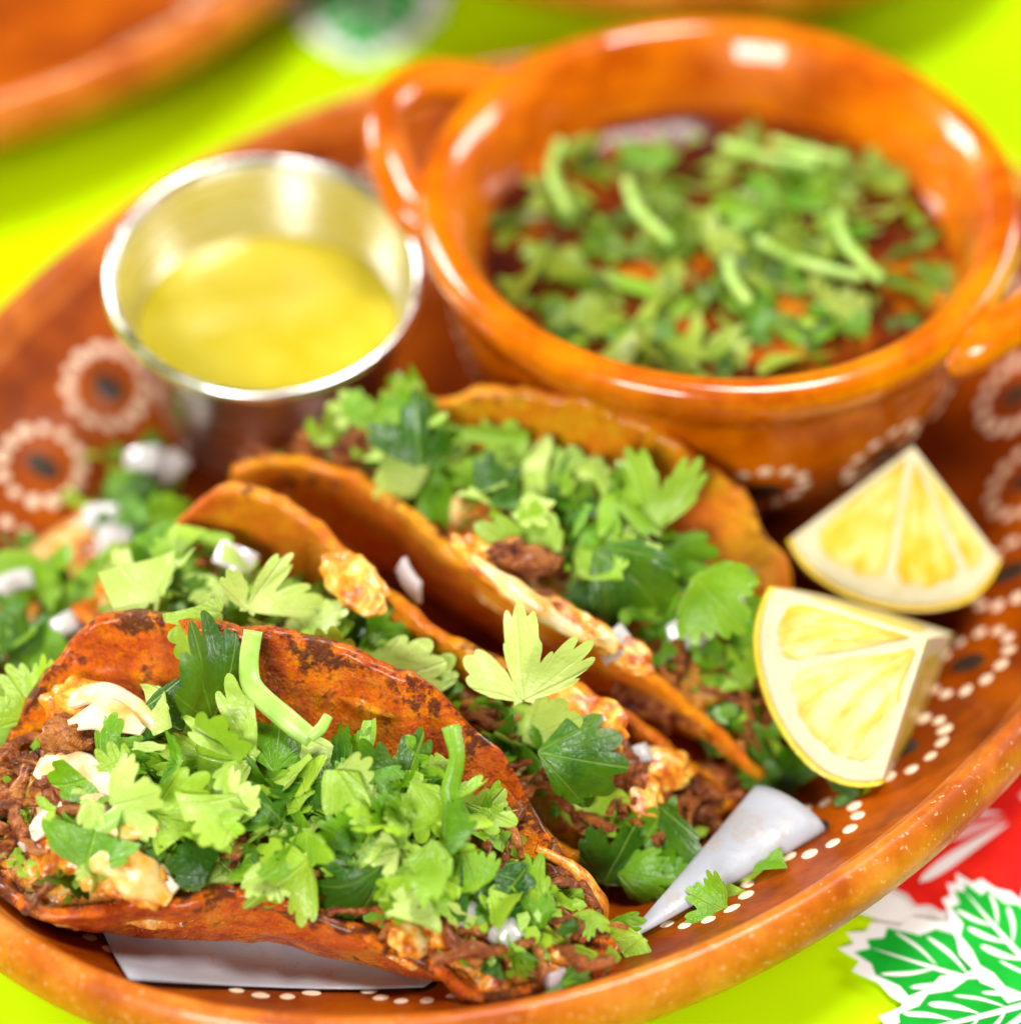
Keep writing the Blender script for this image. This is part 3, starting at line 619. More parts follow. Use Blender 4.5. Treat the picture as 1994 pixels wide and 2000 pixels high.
def onion(c, parent, seed, L=0.006, W_=0.004, T_=0.002, rot=(0, 0, 0)):
    """diced onion: a curved layer cut to an irregular four-sided piece with crisp knife edges"""
    r = random.Random(seed); Rr = Matrix.Rotation(rot[2], 3, 'Z') @ Matrix.Rotation(rot[1], 3, 'Y') @ Matrix.Rotation(rot[0], 3, 'X')
    q = [(-0.5 + r.uniform(-0.12, 0.1), -0.5 + r.uniform(-0.1, 0.15)), (0.5 + r.uniform(-0.12, 0.1), -0.5 + r.uniform(-0.15, 0.1)), (0.5 + r.uniform(-0.2, 0.05), 0.5 + r.uniform(-0.1, 0.12)), (-0.5 + r.uniform(-0.05, 0.2), 0.5 + r.uniform(-0.12, 0.1))]
    cv = r.uniform(0.25, 0.6); n = 9; vs, fs = [], []
    def P_(u, v, z):
        x = (q[0][0] * (1 - u) + q[1][0] * u) * (1 - v) + (q[3][0] * (1 - u) + q[2][0] * u) * v
        y = (q[0][1] * (1 - u) + q[1][1] * u) * (1 - v) + (q[3][1] * (1 - u) + q[2][1] * u) * v
        p = Rr @ Vector((x * L, y * W_, z * T_ - cv * L * x * x - 0.35 * cv * W_ * y * y)); return (c[0] + p.x, c[1] + p.y, c[2] + p.z)
    for z, flip in ((0.5, False), (-0.5, True)):
        b = len(vs)
        for i in range(n):
            for j in range(n): vs.append(P_(i / (n - 1), j / (n - 1), z + (0.12 * math.sin(PI * i / (n - 1)) * math.sin(PI * j / (n - 1))) * (1 if z > 0 else -1)))
        for i in range(n - 1):
            for j in range(n - 1):
                f = (b + i * n + j, b + (i + 1) * n + j, b + (i + 1) * n + j + 1, b + i * n + j + 1); fs.append(f[::-1] if flip else f)
    for e in range(4):
        b = len(vs)
        for i in range(n):
            t_ = i / (n - 1); u, v = ((t_, 0), (1, t_), (1 - t_, 1), (0, 1 - t_))[e]
            for z in (0.5, 0.0, -0.5): vs.append(P_(u, v, z))
        for i in range(n - 1):
            for k in range(2): fs.append((b + i * 3 + k, b + i * 3 + k + 1, b + i * 3 + k + 4, b + i * 3 + k + 3))
    return link('onion_piece', mesh('onion_piece', vs, fs, 'onion'), parent)

A1 = Taco('front taco lying open against the near rim, heaped with bright cilantro', 'tort1',
    [(0, (-0.08887, -0.08331, 0.02800)), (0.10, (-0.08274, -0.09776, 0.03100)), (0.2, (-0.07510, -0.10353, 0.03200)), (0.35, (-0.06066, -0.10228, 0.03300)), (0.5, (-0.04371, -0.10028, 0.03400)), (0.65, (-0.02660, -0.10499, 0.03100)), (0.8, (-0.01384, -0.10977, 0.02700)), (0.92, (-0.00278, -0.11557, 0.02648)), (1, (0.01496, -0.11181, 0.02796))],
    [(0, (-0.08926, -0.08227, 0.02600)), (0.25, (-0.06471, -0.09287, 0.01748)), (0.5, (-0.03765, -0.09330, 0.01148)), (0.75, (-0.00981, -0.10434, 0.01769)), (1, (0.01644, -0.10682, 0.02440))],
    [(0, (-0.08898, -0.07700, 0.03000)), (0.10, (-0.07782, -0.06069, 0.04300)), (0.2, (-0.06871, -0.05564, 0.05000)), (0.4, (-0.04602, -0.05963, 0.05300)), (0.58, (-0.02492, -0.06225, 0.05000)), (0.74, (-0.00908, -0.06838, 0.04300)), (0.88, (0.00416, -0.07928, 0.03000)), (1, (0.01762, -0.10490, 0.02351))],
    11, q=(0.80, 0.62), bulge=0.006)
A2 = Taco('middle taco wedged between the other two, back lip torn and curling', 'tort2',
    [(0, (-0.07886, -0.03263, 0.02800)), (0.2, (-0.05756, -0.05769, 0.04300)), (0.42, (-0.03216, -0.06485, 0.04300)), (0.62, (-0.00998, -0.07220, 0.03800)), (0.78, (0.00327, -0.08218, 0.02800)), (0.9, (0.01316, -0.08179, 0.01900)), (1, (0.03377, -0.06930, 0.01200))],
    [(0, (-0.07771, -0.02852, 0.02500)), (0.25, (-0.05314, -0.02477, 0.01100)), (0.5, (-0.02148, -0.03860, 0.00900)), (0.75, (0.00819, -0.05607, 0.00900)), (1, (0.03582, -0.06672, 0.01027))],
    [(0, (-0.07313, -0.02345, 0.02800)), (0.1, (-0.05898, -0.02452, 0.04200)), (0.2, (-0.04955, -0.02395, 0.05000)), (0.32, (-0.03907, -0.02856, 0.05000)), (0.42, (-0.03060, -0.03437, 0.04800)), (0.52, (-0.01980, -0.04543, 0.04500)), (0.62, (-0.01111, -0.05253, 0.04200)), (0.74, (0.00334, -0.05742, 0.03800)), (0.86, (0.01880, -0.05967, 0.03100)), (1, (0.03968, -0.06218, 0.01200))],
    23, q=(0.72, 0.62), bulge=0.005)
A3 = Taco('back taco in golden tortilla beside the broth bowl, piled with cilantro and onion', 'tort3',
    [(0, (-0.04963, -0.00710, 0.03000)), (0.07, (-0.05017, -0.00659, 0.03700)), (0.16, (-0.04106, -0.00870, 0.04200)), (0.28, (-0.02854, -0.01412, 0.04300)), (0.4, (-0.01804, -0.02300, 0.04300)), (0.5, (-0.00912, -0.03134, 0.04200)), (0.6, (0.00018, -0.03982, 0.04000)), (0.7, (0.01165, -0.04645, 0.03700)), (0.8, (0.02219, -0.05086, 0.03300)), (0.9, (0.03235, -0.05617, 0.02600)), (1, (0.04440, -0.05903, 0.01400))],
    [(0, (-0.04430, 0.00085, 0.02000)), (0.25, (-0.02200, -0.00199, 0.01000)), (0.5, (0.00217, -0.02027, 0.00900)), (0.75, (0.02482, -0.03667, 0.00900)), (1, (0.04692, -0.05162, 0.01100))],
    [(0, (-0.03885, 0.00202, 0.03000)), (0.12, (-0.02645, -0.00025, 0.04300)), (0.25, (-0.01082, -0.00107, 0.05100)), (0.38, (0.00352, -0.00334, 0.05400)), (0.5, (0.01674, -0.00752, 0.05400)), (0.62, (0.02853, -0.01123, 0.05100)), (0.74, (0.03702, -0.01652, 0.04600)), (0.86, (0.04430, -0.02122, 0.03800)), (0.95, (0.05051, -0.02449, 0.02700)), (1, (0.05166, -0.03364, 0.01500))],
    37, q=(0.80, 0.66), bulge=0.006)
for T_ in (A1, A2, A3): T_.fill()
A1.shreds(46, (0.03, 0.3)); A1.shreds(40, (0.6, 0.98)); A1.shreds(8, (0.3, 0.6))
A2.shreds(14, (0.1, 0.5)); A2.shreds(44, (0.6, 0.97)); A3.shreds(26, (0.02, 0.3)); A3.shreds(44, (0.5, 0.97))
A1.leaves(165, (0.24, 0.82), (0.05, 0.90), 0.010, 0.6, 0.82, ('leaf', 'leaf', 'leaf_pale')); A1.leaves(12, (0.04, 0.3), (0.1, 0.9), 0.005, 0.6, 0.75); A1.leaves(22, (0.78, 0.97), (0.1, 0.9), 0.005, 0.6, 0.75)
A2.leaves(46, (0.08, 0.5), (0.1, 0.85), 0.010, 0.45, 0.9, ('leaf', 'leaf_pale', 'leaf_pale')); A2.leaves(26, (0.48, 0.85), (0.1, 0.9), 0.007, 0.6, 0.95, ('leaf', 'leaf', 'leaf_pale')); A2.leaves(16, (0.8, 0.98), (0.0, 0.9), 0.004, 0.6, 0.9)
A3.leaves(110, (0.16, 0.72), (0.2, 0.95), 0.012, 0.55, 0.85, ('leaf', 'leaf', 'leaf_pale')); A3.leaves(30, (0.6, 0.98), (0.1, 0.8), 0.006, 0.6, 0.8)
A1.crumbs(700); A2.crumbs(420); A3.crumbs(420)

# ---------------------------------------------------------------- hero leaves and pieces on the tacos
def hero(taco_root, p, which, scale, yaw, kind='leaf', nrm=(0, -0.75, 0.75), tilt=0.12, seed=1):
    return leaf_at(p, taco_root, random.Random(seed), nrm, tilt, scale, (kind,), which, yaw)
H1 = A1.root; H2 = A2.root; H3 = A3.root
hero(H1, (-0.05023, -0.07105, 0.05000), 16, 1.49, 0.1, 'leaf', (0.35, -0.8, 0.5), 0.05, 3)
hero(H1, (-0.05776, -0.07246, 0.04700), 7, 0.94, 2.7, 'leaf_pale', (-0.5, -0.6, 0.5), 0.05, 5)
hero(H1, (-0.04374, -0.08129, 0.04600), 4, 1.27, 1.2, 'leaf_pale', (0, -0.7, 0.7), 0.1, 9)
hero(H1, (-0.01752, -0.08494, 0.04100), 2, 1.15, -0.4, 'leaf', (0.1, -0.8, 0.6), 0.1, 12)
hero(H1, (-0.03411, -0.09968, 0.03900), 3, 1.19, 2.2, 'leaf', (0.0, -0.8, 0.6), 0.1, 14)
hero(H1, (-0.02230, -0.10161, 0.03600), 17, 1.27, 2.6, 'leaf', (0.2, -0.9, 0.3), 0.1, 16)
hero(H1, (-0.04869, -0.09618, 0.04000), 8, 1.10, 0.5, 'leaf', (0, -0.6, 0.8), 0.1, 17)
hero(H1, (-0.00720, -0.08812, 0.03400), 0, 1.02, -1.0, 'leaf_pale', (0.3, -0.6, 0.7), 0.1, 18)
hero(H1, (-0.04616, -0.09181, 0.04400), 6, 1.10, 1.9, 'leaf_pale', (-0.1, -0.6, 0.8), 0.1, 27)
hero(H1, (-0.08069, -0.06400, 0.03800), 1, 1.02, 0.9, 'leaf', (-0.2, -0.6, 0.8), 0.1, 19)
hero(H2, (0.00194, -0.06634, 0.04600), 3, 1.40, 0.1, 'leaf_pale', (0.1, -0.85, 0.55), 0.05, 20)
hero(H2, (0.00989, -0.07396, 0.03600), 17, 1.27, -1.9, 'leaf', (0.2, -0.7, 0.7), 0.1, 22)
hero(H2, (-0.06237, -0.04797, 0.04900), 7, 1.36, 0.6, 'leaf_pale', (0, -0.5, 0.85), 0.05, 23)
hero(H2, (-0.04324, -0.05076, 0.05000), 4, 1.25, -0.5, 'leaf_pale', (0, -0.55, 0.85), 0.05, 24)
hero(H2, (-0.05089, -0.05625, 0.05000), 9, 1.19, 1.5, 'leaf_pale', (0, -0.55, 0.85), 0.05, 25)
hero(H3, (0.02440, -0.02653, 0.04600), 3, 1.45, 0.3, 'leaf_pale', (0.1, -0.7, 0.7), 0.05, 26)
hero(H3, (0.00341, -0.03274, 0.04700), 5, 1.19, 0.9, 'leaf_pale', (0, -0.6, 0.8), 0.05, 28)
hero(H3, (0.01993, -0.03880, 0.04400), 16, 1.53, -2.5, 'leaf', (0.3, -0.7, 0.6), 0.05, 29)
hero(H3, (-0.01620, -0.01664, 0.05200), 3, 1.19, 0.2, 'leaf', (-0.1, -0.6, 0.8), 0.05, 30)
# the bent stalk strip standing in the front taco
def ribbon(name, pts, wds, wdir, mat, parent):
    n = 24; q = spline(pts, np.linspace(0, 1, len(pts)), np.linspace(0, 1, n)); ww = np.interp(np.linspace(0, 1, n), np.linspace(0, 1, len(wds)), wds)
    wdir = np.asarray(wdir, float); P = np.zeros((n, 7, 3)); uv = []
    T = np.gradient(q, axis=0)
    for i in range(n):
        d = np.cross(T[i], wdir); d /= np.linalg.norm(d); m = np.cross(d, T[i]); m /= np.linalg.norm(m)
        for j in range(7): P[i, j] = q[i] + d * ww[i] * (j / 6 - 0.5) + m * 0.0002 * math.cos((j - 3) * 0.9); uv.append((0.35 + 0.3 * j / 6, 0.3 + 0.7 * i / n))
    v, F = grid(P); o = link(name, mesh(name, v, F, mat, uv=uv), parent); solid(o, 0.0004); return o
ribbon('cilantro_stalk', [(-0.04224, -0.06359, 0.05600), (-0.04286, -0.06791, 0.05300), (-0.04186, -0.07194, 0.05100), (-0.03606, -0.07707, 0.04900), (-0.03217, -0.07932, 0.04700)], [0.0030, 0.0031, 0.0034, 0.0036, 0.0030], (0, -0.7, 0.7), 'stem', H1)
ribbon('cilantro_stalk', [(-0.03252, -0.07983, 0.04800), (-0.03080, -0.07877, 0.04900), (-0.02956, -0.07680, 0.05000)], [0.0016, 0.0018, 0.0014], (0, -0.7, 0.7), 'stem', H1)
ribbon('cilantro_stalk', [(-0.06649, -0.09454, 0.04200), (-0.06147, -0.09181, 0.04400), (-0.05801, -0.08659, 0.04500)], [0.0030, 0.0036, 0.0030], (0, -0.7, 0.7), 'stem', H1)
ribbon('cilantro_stalk', [(-0.00970, -0.07907, 0.05000), (-0.00863, -0.08410, 0.04800), (-0.00965, -0.08852, 0.04400), (-0.00667, -0.09184, 0.04000)], [0.0030, 0.0024, 0.0030, 0.0020], (0, -0.7, 0.7), 'leaf', H1)

hero(H3, (0.03361, -0.04165, 0.04300), 0, 1.27, -2.6, 'leaf', (0.2, -0.7, 0.7), 0.05, 31)
def strand(pts, rads, parent, mat='cheese', flat=0.5):
    n = 30; q = spline([AT2(*p) for p in pts], np.linspace(0, 1, len(pts)), np.linspace(0, 1, n)); w_ = np.interp(np.linspace(0, 1, n), np.linspace(0, 1, len(rads)), rads)
    w_ = w_ * np.array([1 + 0.35 * nz(p, 260, 3) for p in q]); v, F = tube(q, w_, 10, flat); link('cheese_strand', mesh('cheese_strand', v, F, mat), parent)
strand([(40,1600,0.036), (110,1535,0.040), (190,1560,0.040), (260,1630,0.037), (330,1685,0.035)], [0.0012, 0.0026, 0.0020, 0.0032, 0.0014], H1, flat=0.35)
strand([(60,1640,0.034), (130,1600,0.037), (200,1640,0.036), (240,1690,0.034)], [0.0020, 0.0045, 0.0050, 0.0016], H1, 'cheese_brown', 0.4)
strand([(150,1590,0.040), (210,1610,0.040), (270,1660,0.038), (320,1700,0.035)], [0.0020, 0.0042, 0.0036, 0.0012], H1, flat=0.3)
strand([(70,1470,0.041), (110,1440,0.042), (170,1460,0.043), (220,1500,0.043)], [0.0012, 0.0034, 0.0028, 0.0010], H1, flat=0.3)
strand([(130,1370,0.045), (200,1350,0.046), (270,1380,0.046)], [0.0014, 0.0034, 0.0012], H1, flat=0.3)
strand([(120,1480,0.042), (190,1510,0.042), (260,1590,0.040)], [0.0010, 0.0022, 0.0010], H1, flat=0.35)
strand([(110,1330,0.043), (180,1310,0.045), (250,1335,0.045), (300,1380,0.044)], [0.0015, 0.0026, 0.0022, 0.0012], H1)
strand([(180,1540,0.041), (240,1570,0.042), (300,1560,0.042)], [0.0010, 0.0018, 0.0008], H1)
strand([(60,1450,0.039), (90,1500,0.038), (80,1560,0.036)], [0.0014, 0.0022, 0.0012], H1)
strand([(890,1050,0.050), (960,1105,0.048), (1030,1160,0.045), (1110,1210,0.042)], [0.0008, 0.0020, 0.0024, 0.0010], H3)
strand([(1010,1600,0.032), (1080,1640,0.028), (1130,1700,0.022), (1140,1760,0.017)], [0.0010, 0.0018, 0.0020, 0.0010], H1, 'cheese_brown')
# melted cheese, meat chunks and onions
for k, (x, y, z, a, b, c, rz) in enumerate([(130,1620,0.034,0.0075,0.0055,0.0035,0.4), (215,1600,0.036,0.0080,0.0050,0.0030,-0.4), (250,1655,0.036,0.0080,0.0042,0.0028,-0.5), (100,1480,0.037,0.0060,0.0040,0.0032,0.8),
        (170,1345,0.042,0.0085,0.0048,0.0030,-0.2), (60,1560,0.033,0.0060,0.0042,0.0030,1.1), (850,1745,0.030,0.0060,0.0050,0.0045,0.3), (780,1760,0.031,0.0050,0.0042,0.0030,0.9), (900,1830,0.021,0.0055,0.0040,0.0030,0.2)]):
    blob('melted_cheese', AT2(x, y, z), (a * 0.9, b * 0.9, c * 0.6), 'cheese_brown', H1, k + 2, (0.5, 0.2, rz), 0.35, 4, sc=1.6)
for k, (x, y, z, a, b, c, rz) in enumerate([(1180,1480,0.024,0.0080,0.0045,0.0026,-0.7), (1245,1455,0.023,0.0070,0.0042,0.0026,0.2), (1110,1360,0.034,0.0090,0.0050,0.0030,-0.7), (670,1100,0.047,0.0080,0.0042,0.0025,-0.8)]):
    blob('melted_cheese', AT2(x, y, z), (a * 0.9, b * 0.9, c * 0.6), 'cheese_brown', H2, k + 22, (0.5, 0.2, rz), 0.35, 4, sc=1.6)
for k, (x, y, z, a, b, c, rz) in enumerate([(930,1075,0.045,0.0100,0.0032,0.0026,-0.75), (1090,1180,0.041,0.0090,0.0030,0.0024,-0.6), (1180,1235,0.037,0.0060,0.0030,0.0024,-0.6)]):
    blob('melted_cheese', AT2(x, y, z), (a * 0.9, b * 0.9, c * 0.6), 'cheese_brown', H3, k + 42, (0.5, 0.2, rz), 0.35, 4, sc=1.6)
for k, (x, y, z, s, rz, h) in enumerate([(150,1400,0.042,0.0085,0.3,0), (190,1470,0.040,0.0075,-0.6,0), (1090,1690,0.026,0.0052,-0.9,0), (1120,1760,0.024,0.0050,-1.0,0), (1040,1650,0.028,0.0050,-0.4,0), (960,1800,0.024,0.0060,0.5,0), (820,1770,0.028,0.0070,0.1,0), (30,1500,0.034,0.0070,0.8,0),
        (1010,1060,0.047,0.0060,0.3,2), (960,1040,0.048,0.0060,0.9,2), (1230,1330,0.024,0.0080,-0.4,2), (1310,1290,0.022,0.0070,0.3,2), (600,835,0.040,0.0060,0.3,2), (650,850,0.042,0.0060,1.3,2), (690,830,0.044,0.0060,0.2,2),
        (1150,1430,0.028,0.0090,-0.5,1), (1300,1510,0.015,0.0080,-0.5,1), (1210,1520,0.020,0.0080,0.3,1), (1340,1470,0.014,0.0070,0.3,1)]):
    blob('meat_chunk', AT2(x, y, z), (s * 0.75, s * 0.42, s * 0.32), 'meat', (H1, H2, H3)[h], k + 60, (0.4, 0.3, rz), 0.5, 4, sc=1.7)
for k, (x, y, z, L, W_, T_, rot, par) in enumerate([(893,1735,0.031,0.0056,0.0044,0.0022,(0.6,0.9,0.3),H1), (1050,1850,0.0275,0.0042,0.0030,0.0012,(0.9,0.4,0.6),H1), (960,1760,0.031,0.0050,0.0040,0.0025,(0.3,0.3,0.9),H1), (560,1415,0.042,0.0040,0.0032,0.0014,(0.6,0,0.4),H1), 
        (440,1055,0.043,0.0070,0.0046,0.0016,(0.5,0.1,-0.5),H2), (770,1095,0.041,0.0080,0.0036,0.0010,(1.3,0.2,-1.0),H2), (1210,1420,0.027,0.0040,0.0030,0.0012,(0.5,0.4,0.7),H2),
        (1355,1135,0.036,0.0150,0.0100,0.0022,(0.85,0.1,1.0),H3), (1300,1190,0.033,0.0100,0.0065,0.0022,(0.75,-0.2,0.4),H3), (1160,1215,0.038,0.0060,0.0045,0.0028,(0.5,0,0.7),H3), (1370,1340,0.020,0.0060,0.0040,0.0024,(0.4,0.2,0.5),H3)]):
    onion(AT2(x, y, z), par, k + 1, L, W_, T_, rot)

# ---------------------------------------------------------------- garnish spilled along the left of the platter
gp = thing('garnish_heap', (-0.08442, -0.01505, 0.01210), 'blurred heap of chopped cilantro and diced onion left of the tacos', 'garnish')
r = random.Random(77)
for k in range(64):
    u = r.random(); x = 40 + 120 * u + r.gauss(0, 75); y = 1270 - 200 * u + r.gauss(0, 60)
    leaf_at(AT2(x, y, 0.016 + 0.014 * r.random()), gp, r, (0, -0.3, 1), 0.6, 0.85, ('leaf',))
for k in range(22):
    leaf_at(AT2(r.gauss(250, 45), r.gauss(955, 55), 0.014 + 0.012 * r.random()), gp, r, (0, -0.3, 1), 0.6, 0.7, ('leaf',))
for k, (x, y, z, L) in enumerate([(275,870,0.024,0.0085), (320,880,0.022,0.0075), (215,1010,0.023,0.0095), (255,1020,0.022,0.0070), (30,1090,0.027,0.0080), (370,810,0.020,0.0080), (240,930,0.022,0.0070), (190,975,0.022,0.0070), (120,1180,0.029,0.0060), (300,1000,0.020,0.006)]):
    onion(AT2(x, y, z), gp, k + 30, L, L * 0.62, 0.0030, (0.5, 0.3 * (k % 3 - 1), k * 0.9))
v_, f_, u_ = [], [], []
link('spilled_filling', mesh('spilled_filling', *tube([AT2(20, 1230, 0.010), AT2(120, 1140, 0.012), AT2(230, 1010, 0.010)], [0.012, 0.013, 0.008], 16), 'fill'), gp)

# loose cilantro near the paper cone and lemon
def clump(name, label, spots, seed, sc=1.0, kinds=('leaf',)):
    r = random.Random(seed); c = AT2(*spots[0]); g = thing(name, (c[0], c[1], 0.008), label, 'cilantro', 'loose cilantro on the platter')
    for x, y, z in spots: leaf_at(AT2(x, y, z), g, r, (0, -0.55, 0.85), 0.3, sc, kinds)
    return g
clump('cilantro_clump', 'cilantro leaves fallen beside the white paper cone', [(1160,1610,0.014), (1200,1650,0.017), (1230,1590,0.017), (1270,1570,0.016), (1220,1540,0.020), (1280,1610,0.016), (1180,1570,0.018), (1250,1640,0.017), (1150,1640,0.017), (1310,1570,0.013)], 4, 1.25)
clump('cilantro_clump', 'small cilantro sprigs scattered between cone and rim dots', [(1370,1680,0.021), (1420,1640,0.021), (1350,1710,0.022), (1460,1620,0.022), (1200,1780,0.024)], 8, 0.6)
clump('cilantro_clump', 'cilantro sprig stuck to the foot of the nearer lemon wedge', [(1620,1470,0.022), (1650,1500,0.020), (1610,1490,0.021)], 9, 0.55)
clump('cilantro_clump', 'shaded cilantro tucked between the lemon wedge and back taco', [(1370,1330,0.020), (1400,1380,0.016), (1420,1420,0.014), (1380,1300,0.022), (1440,1450,0.014), (1350,1370,0.018), (1410,1340,0.018), (1470,1480,0.013), (1440,1390,0.015), (1500,1490,0.012), (1390,1420,0.014)], 10, 0.9)
clump('cilantro_clump', 'chopped cilantro at the right tip of the front taco', [(1060,1800,0.027), (1090,1820,0.027), (1010,1830,0.027), (970,1780,0.028), (1120,1840,0.027), (1040,1770,0.028), (1000,1700,0.031), (1080,1690,0.029), (950,1690,0.033), (1030,1720,0.030), (1150,1760,0.024), (1090,1850,0.028), (1000,1760,0.029), (1060,1740,0.028), (930,1740,0.032)], 12, 0.8)

# ---------------------------------------------------------------- lemon wedges
def lemon(label, apex, e1, e2, Rr=0.0305, Dp=0.033, segs=((0.03, 0.36), (0.40, 0.76), (0.80, 0.97)), seed=1):
    apex = np.array(apex); e1 = np.array(e1, float); e1 /= np.linalg.norm(e1); e2 = np.array(e2, float); e2 -= e1 * (e1 @ e2); e2 /= np.linalg.norm(e2)
    n_ = np.cross(e1, e2)
    if n_ @ np.array(CDIR) < 0: n_ = -n_
    root = thing('lemon_wedge', tuple(apex - n_ * 0.02 + V(0, 0, -0.012)), label, 'lemon', 'lemon wedges')
    def pt(al, be, k, rr=Rr):
        k = k * (1 - 0.13 * max(0, (al / (PI / 2) - 0.72) / 0.28) ** 2 - 0.04 * max(0, (0.2 - al / (PI / 2)) / 0.2) ** 2)
        return apex + k * (math.cos(be) * rr * (math.cos(al) * e1 + math.sin(al) * e2)) - k * math.sin(be) ** 0.92 * (Dp - (Rr - rr)) * n_
    na, nb = 28, 24; Ri = Rr - 0.0011; hp = PI / 2
    Po = np.stack([np.stack([pt(hp * i / (na - 1), hp * j / (nb - 1), 1 + 0.006 * mn.noise(Vector((i * 0.25, j * 0.25, seed)))) for j in range(nb)]) for i in range(na)])
    Pi = np.stack([np.stack([pt(hp * i / (na - 1), hp * j / (nb - 1), 1, Ri) for j in range(nb)]) for i in range(na)])
    # rind: closed shell
    v1, F1 = grid(Po); v2, F2 = grid(Pi); F = list(F1) + [tuple(k + len(v1) for k in f[::-1]) for f in F2]
    b = [i * nb for i in range(na)] + [(na - 1) * nb + j for j in range(1, nb)] + [i * nb + nb - 1 for i in range(na - 2, -1, -1)] + [j for j in range(nb - 2, 0, -1)]
    for a_, c_ in zip(b, b[1:] + b[:1]): F.append((a_, c_, c_ + len(v1), a_ + len(v1)))
    link('rind', mesh('rind', np.r_[v1, v2], F, 'rind'), root)
    # pith body with three cut faces
    Pq = np.stack([np.stack([pt(hp * i / (na - 1), hp * j / (nb - 1), 1, Ri - 0.00005) for j in range(nb)]) for i in range(na)])
    v, F = grid(Pq); vs = [tuple(x) for x in v]; 
    def fan(ids, lift=0.0):
        c0_ = len(vs); vs.append(tuple(apex)); q = []
        for k in ids: q.append(len(vs)); vs.append(vs[k])
        for a_, c_ in zip(q, q[1:]): F.append((c0_, a_, c_))
    fan([i * nb for i in range(na)]); fan([j for j in range(nb)]); fan([(na - 1) * nb + j for j in range(nb)])
    link('pith', mesh('pith', vs, F, 'pith', smooth=False), root)
    def seg(fn, nrm, a0, a1, r0=0.07, r1=0.93, sd=0):
        m, k = 18, 26; P = np.zeros((m, k, 3)); uv = []
        for i in range(m):
            x = i / (m - 1)
            for j in range(k):
                y = j / (k - 1); rho = r0 + (r1 - r0) * y
                # pointed toward the core, rounded at the rind
                wdt = min(1.0, (y + 0.05) * 2.2) ** 0.5 * (1 - max(0, (y - 0.86) / 0.14) ** 2 * 0.35)
                al = (a0 + a1) / 2 + (x - 0.5) * (a1 - a0) * wdt
                ed = min(1, 7 * x, 7 * (1 - x), 9 * y, 9 * (1 - y))
                rr_ = rho * (1 - 0.05 * (2 * x - 1) ** 2 * y)
                P[i, j] = fn(al * hp, rr_) + nrm * (0.00028 * max(0, ed) + 0.00022 * ed * mn.noise(Vector((x * 9, y * 5, sd))) - 0.0001); uv.append((a0 + (a1 - a0) * x, y))
        v, F = grid(P); link('pulp_segment', mesh('pulp_segment', v, F, 'pulp', uv=uv), root)
    for k, (a0, a1) in enumerate(segs): seg(lambda al, q: apex + q * Ri * (1 - 0.13 * max(0, (al / (PI / 2) - 0.72) / 0.28) ** 2 - 0.04 * max(0, (0.2 - al / (PI / 2)) / 0.2) ** 2) * (math.cos(al) * e1 + math.sin(al) * e2), n_, a0, a1, sd=seed + k)
    seg(lambda be, q: apex + q * (math.cos(be) * Ri * e1 - math.sin(be) * Dp * n_), -e2, 0.06, 0.92, 0.2, 0.87, seed + 7)
    seg(lambda be, q: apex + q * (math.cos(be) * Ri * e2 - math.sin(be) * Dp * n_), -e1, 0.06, 0.92, 0.2, 0.87, seed + 8)
    return root
def imgdir(x, y, n_):
    """unit direction in the plane with normal n_ that runs right by x and up the table by y"""
    n_ = np.array(n_, float); n_ /= np.linalg.norm(n_); u_ = V(0, 0.7071, 0.7071); d = V(1, 0, 0) * x + u_ * y; d = d - n_ * (d @ n_); return d / np.linalg.norm(d)
nl = (0.02, -0.62, 0.78)
lemon('lemon wedge farther back, pointed end up beside the clay bowl', (0.07297, -0.00614, 0.04300), imgdir(-0.80, -0.60, nl), imgdir(0.62, -0.78, nl), 0.0300, 0.033, ((0.02, 0.462), (0.474, 0.822), (0.834, 0.985)), 1)
nl = (-0.30, -0.68, 0.70)
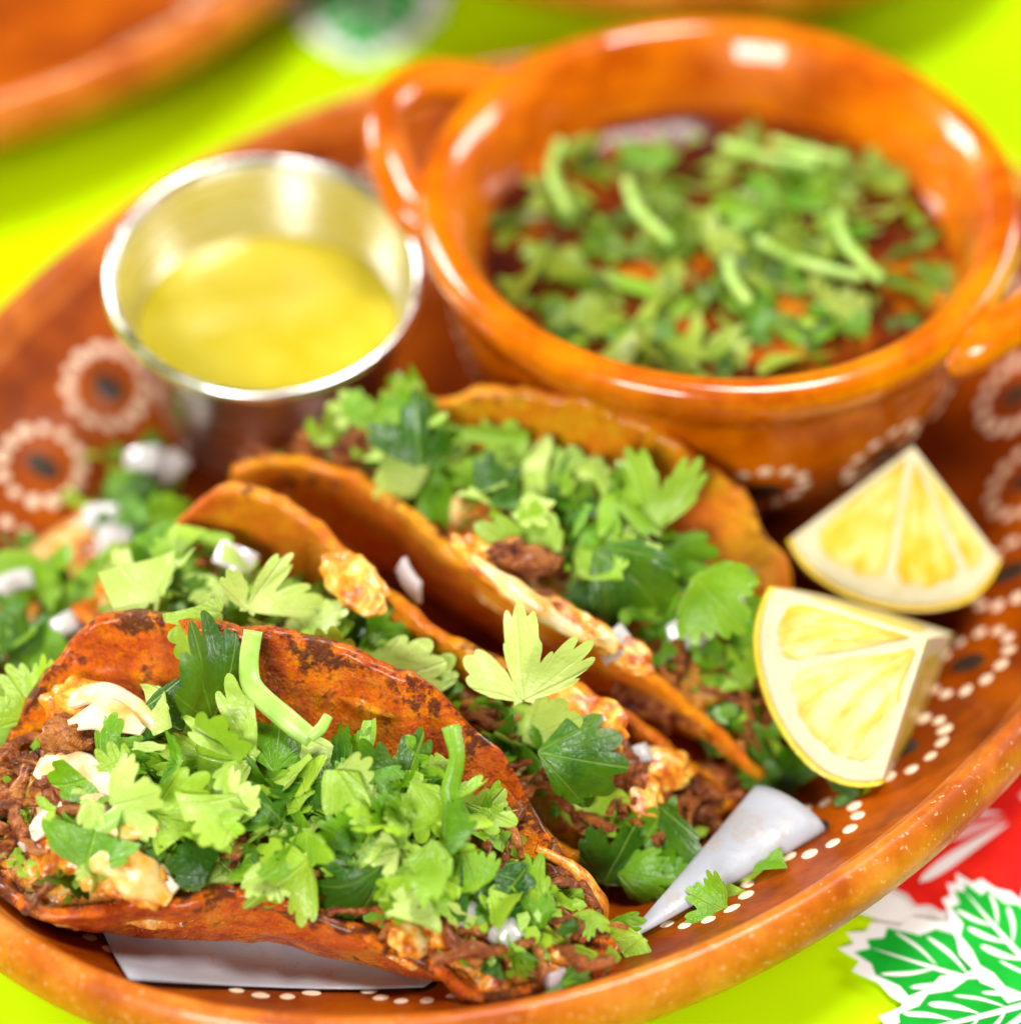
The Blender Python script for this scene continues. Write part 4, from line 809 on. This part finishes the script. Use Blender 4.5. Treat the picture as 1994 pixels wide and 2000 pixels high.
lemon('nearer lemon wedge with two cut faces showing, beside the white paper cone', (0.07071, -0.05344, 0.04300), imgdir(-0.955, 0.29, nl), imgdir(-0.20, -0.98, nl), 0.0300, 0.032, ((0.02, 0.315), (0.327, 0.975)), 4)

# ---------------------------------------------------------------- wax paper
tip = V(*(0.01775, -0.10198, 0.02170)); end = V(*(0.04734, -0.07244, 0.02050)); axv = end - tip; Lc = np.linalg.norm(axv); axv /= Lc
e_a = np.cross(axv, V(0, 0, 1)); e_a /= np.linalg.norm(e_a); e_b = np.cross(e_a, axv)
n, m = 24, 40; P = np.zeros((n, m, 3))
for i in range(n):
    q = 0.004 + 0.996 * i / (n - 1)
    for j in range(m):
        a = -0.35 + (2 * PI * 1.06) * j / (m - 1); rad = q * 0.0074 * (1.0 - 0.05 * j / m)
        slant = 1.0 + 0.025 * math.cos(a - 0.4) * q
        P[i, j] = tip + axv * Lc * q * slant + rad * (math.cos(a) * e_a + 0.40 * math.sin(a) * e_b)
v, F = grid(P); tag(solid(link('paper_cone', mesh('paper_cone', v, F, 'paper')), 0.00018), 'white wax paper corner rolled into a cone at the right of the tacos', 'paper')
q4 = [[(-0.06939, -0.09116, 0.02100), (-0.04794, -0.09039, 0.02000), (-0.02852, -0.09216, 0.01800), (-0.01167, -0.09829, 0.01600)], [(-0.06749, -0.09707, 0.02089), (-0.04671, -0.09690, 0.01850), (-0.02744, -0.09866, 0.01650), (-0.00988, -0.10122, 0.01560)], [(-0.06411, -0.10574, 0.02465), (-0.04540, -0.10334, 0.01850), (-0.02723, -0.10331, 0.01700), (-0.01151, -0.10552, 0.01829)], [(-0.06010, -0.11523, 0.03082), (-0.04379, -0.11054, 0.02263), (-0.02684, -0.10963, 0.02050), (-0.01398, -0.10934, 0.02067)]]
q4 = np.array(q4); A_ = np.stack([spline(q4[i], np.linspace(0, 1, 4), np.linspace(0, 1, 24)) for i in range(4)]); P = np.stack([spline(A_[:, j], np.linspace(0, 1, 4), np.linspace(0, 1, 16)) for j in range(24)])
v, F = grid(P); tag(solid(link('paper_sheet', mesh('paper_sheet', v, F, 'paper')), 0.00018), 'white wax paper sheet poking out under the front taco', 'paper')
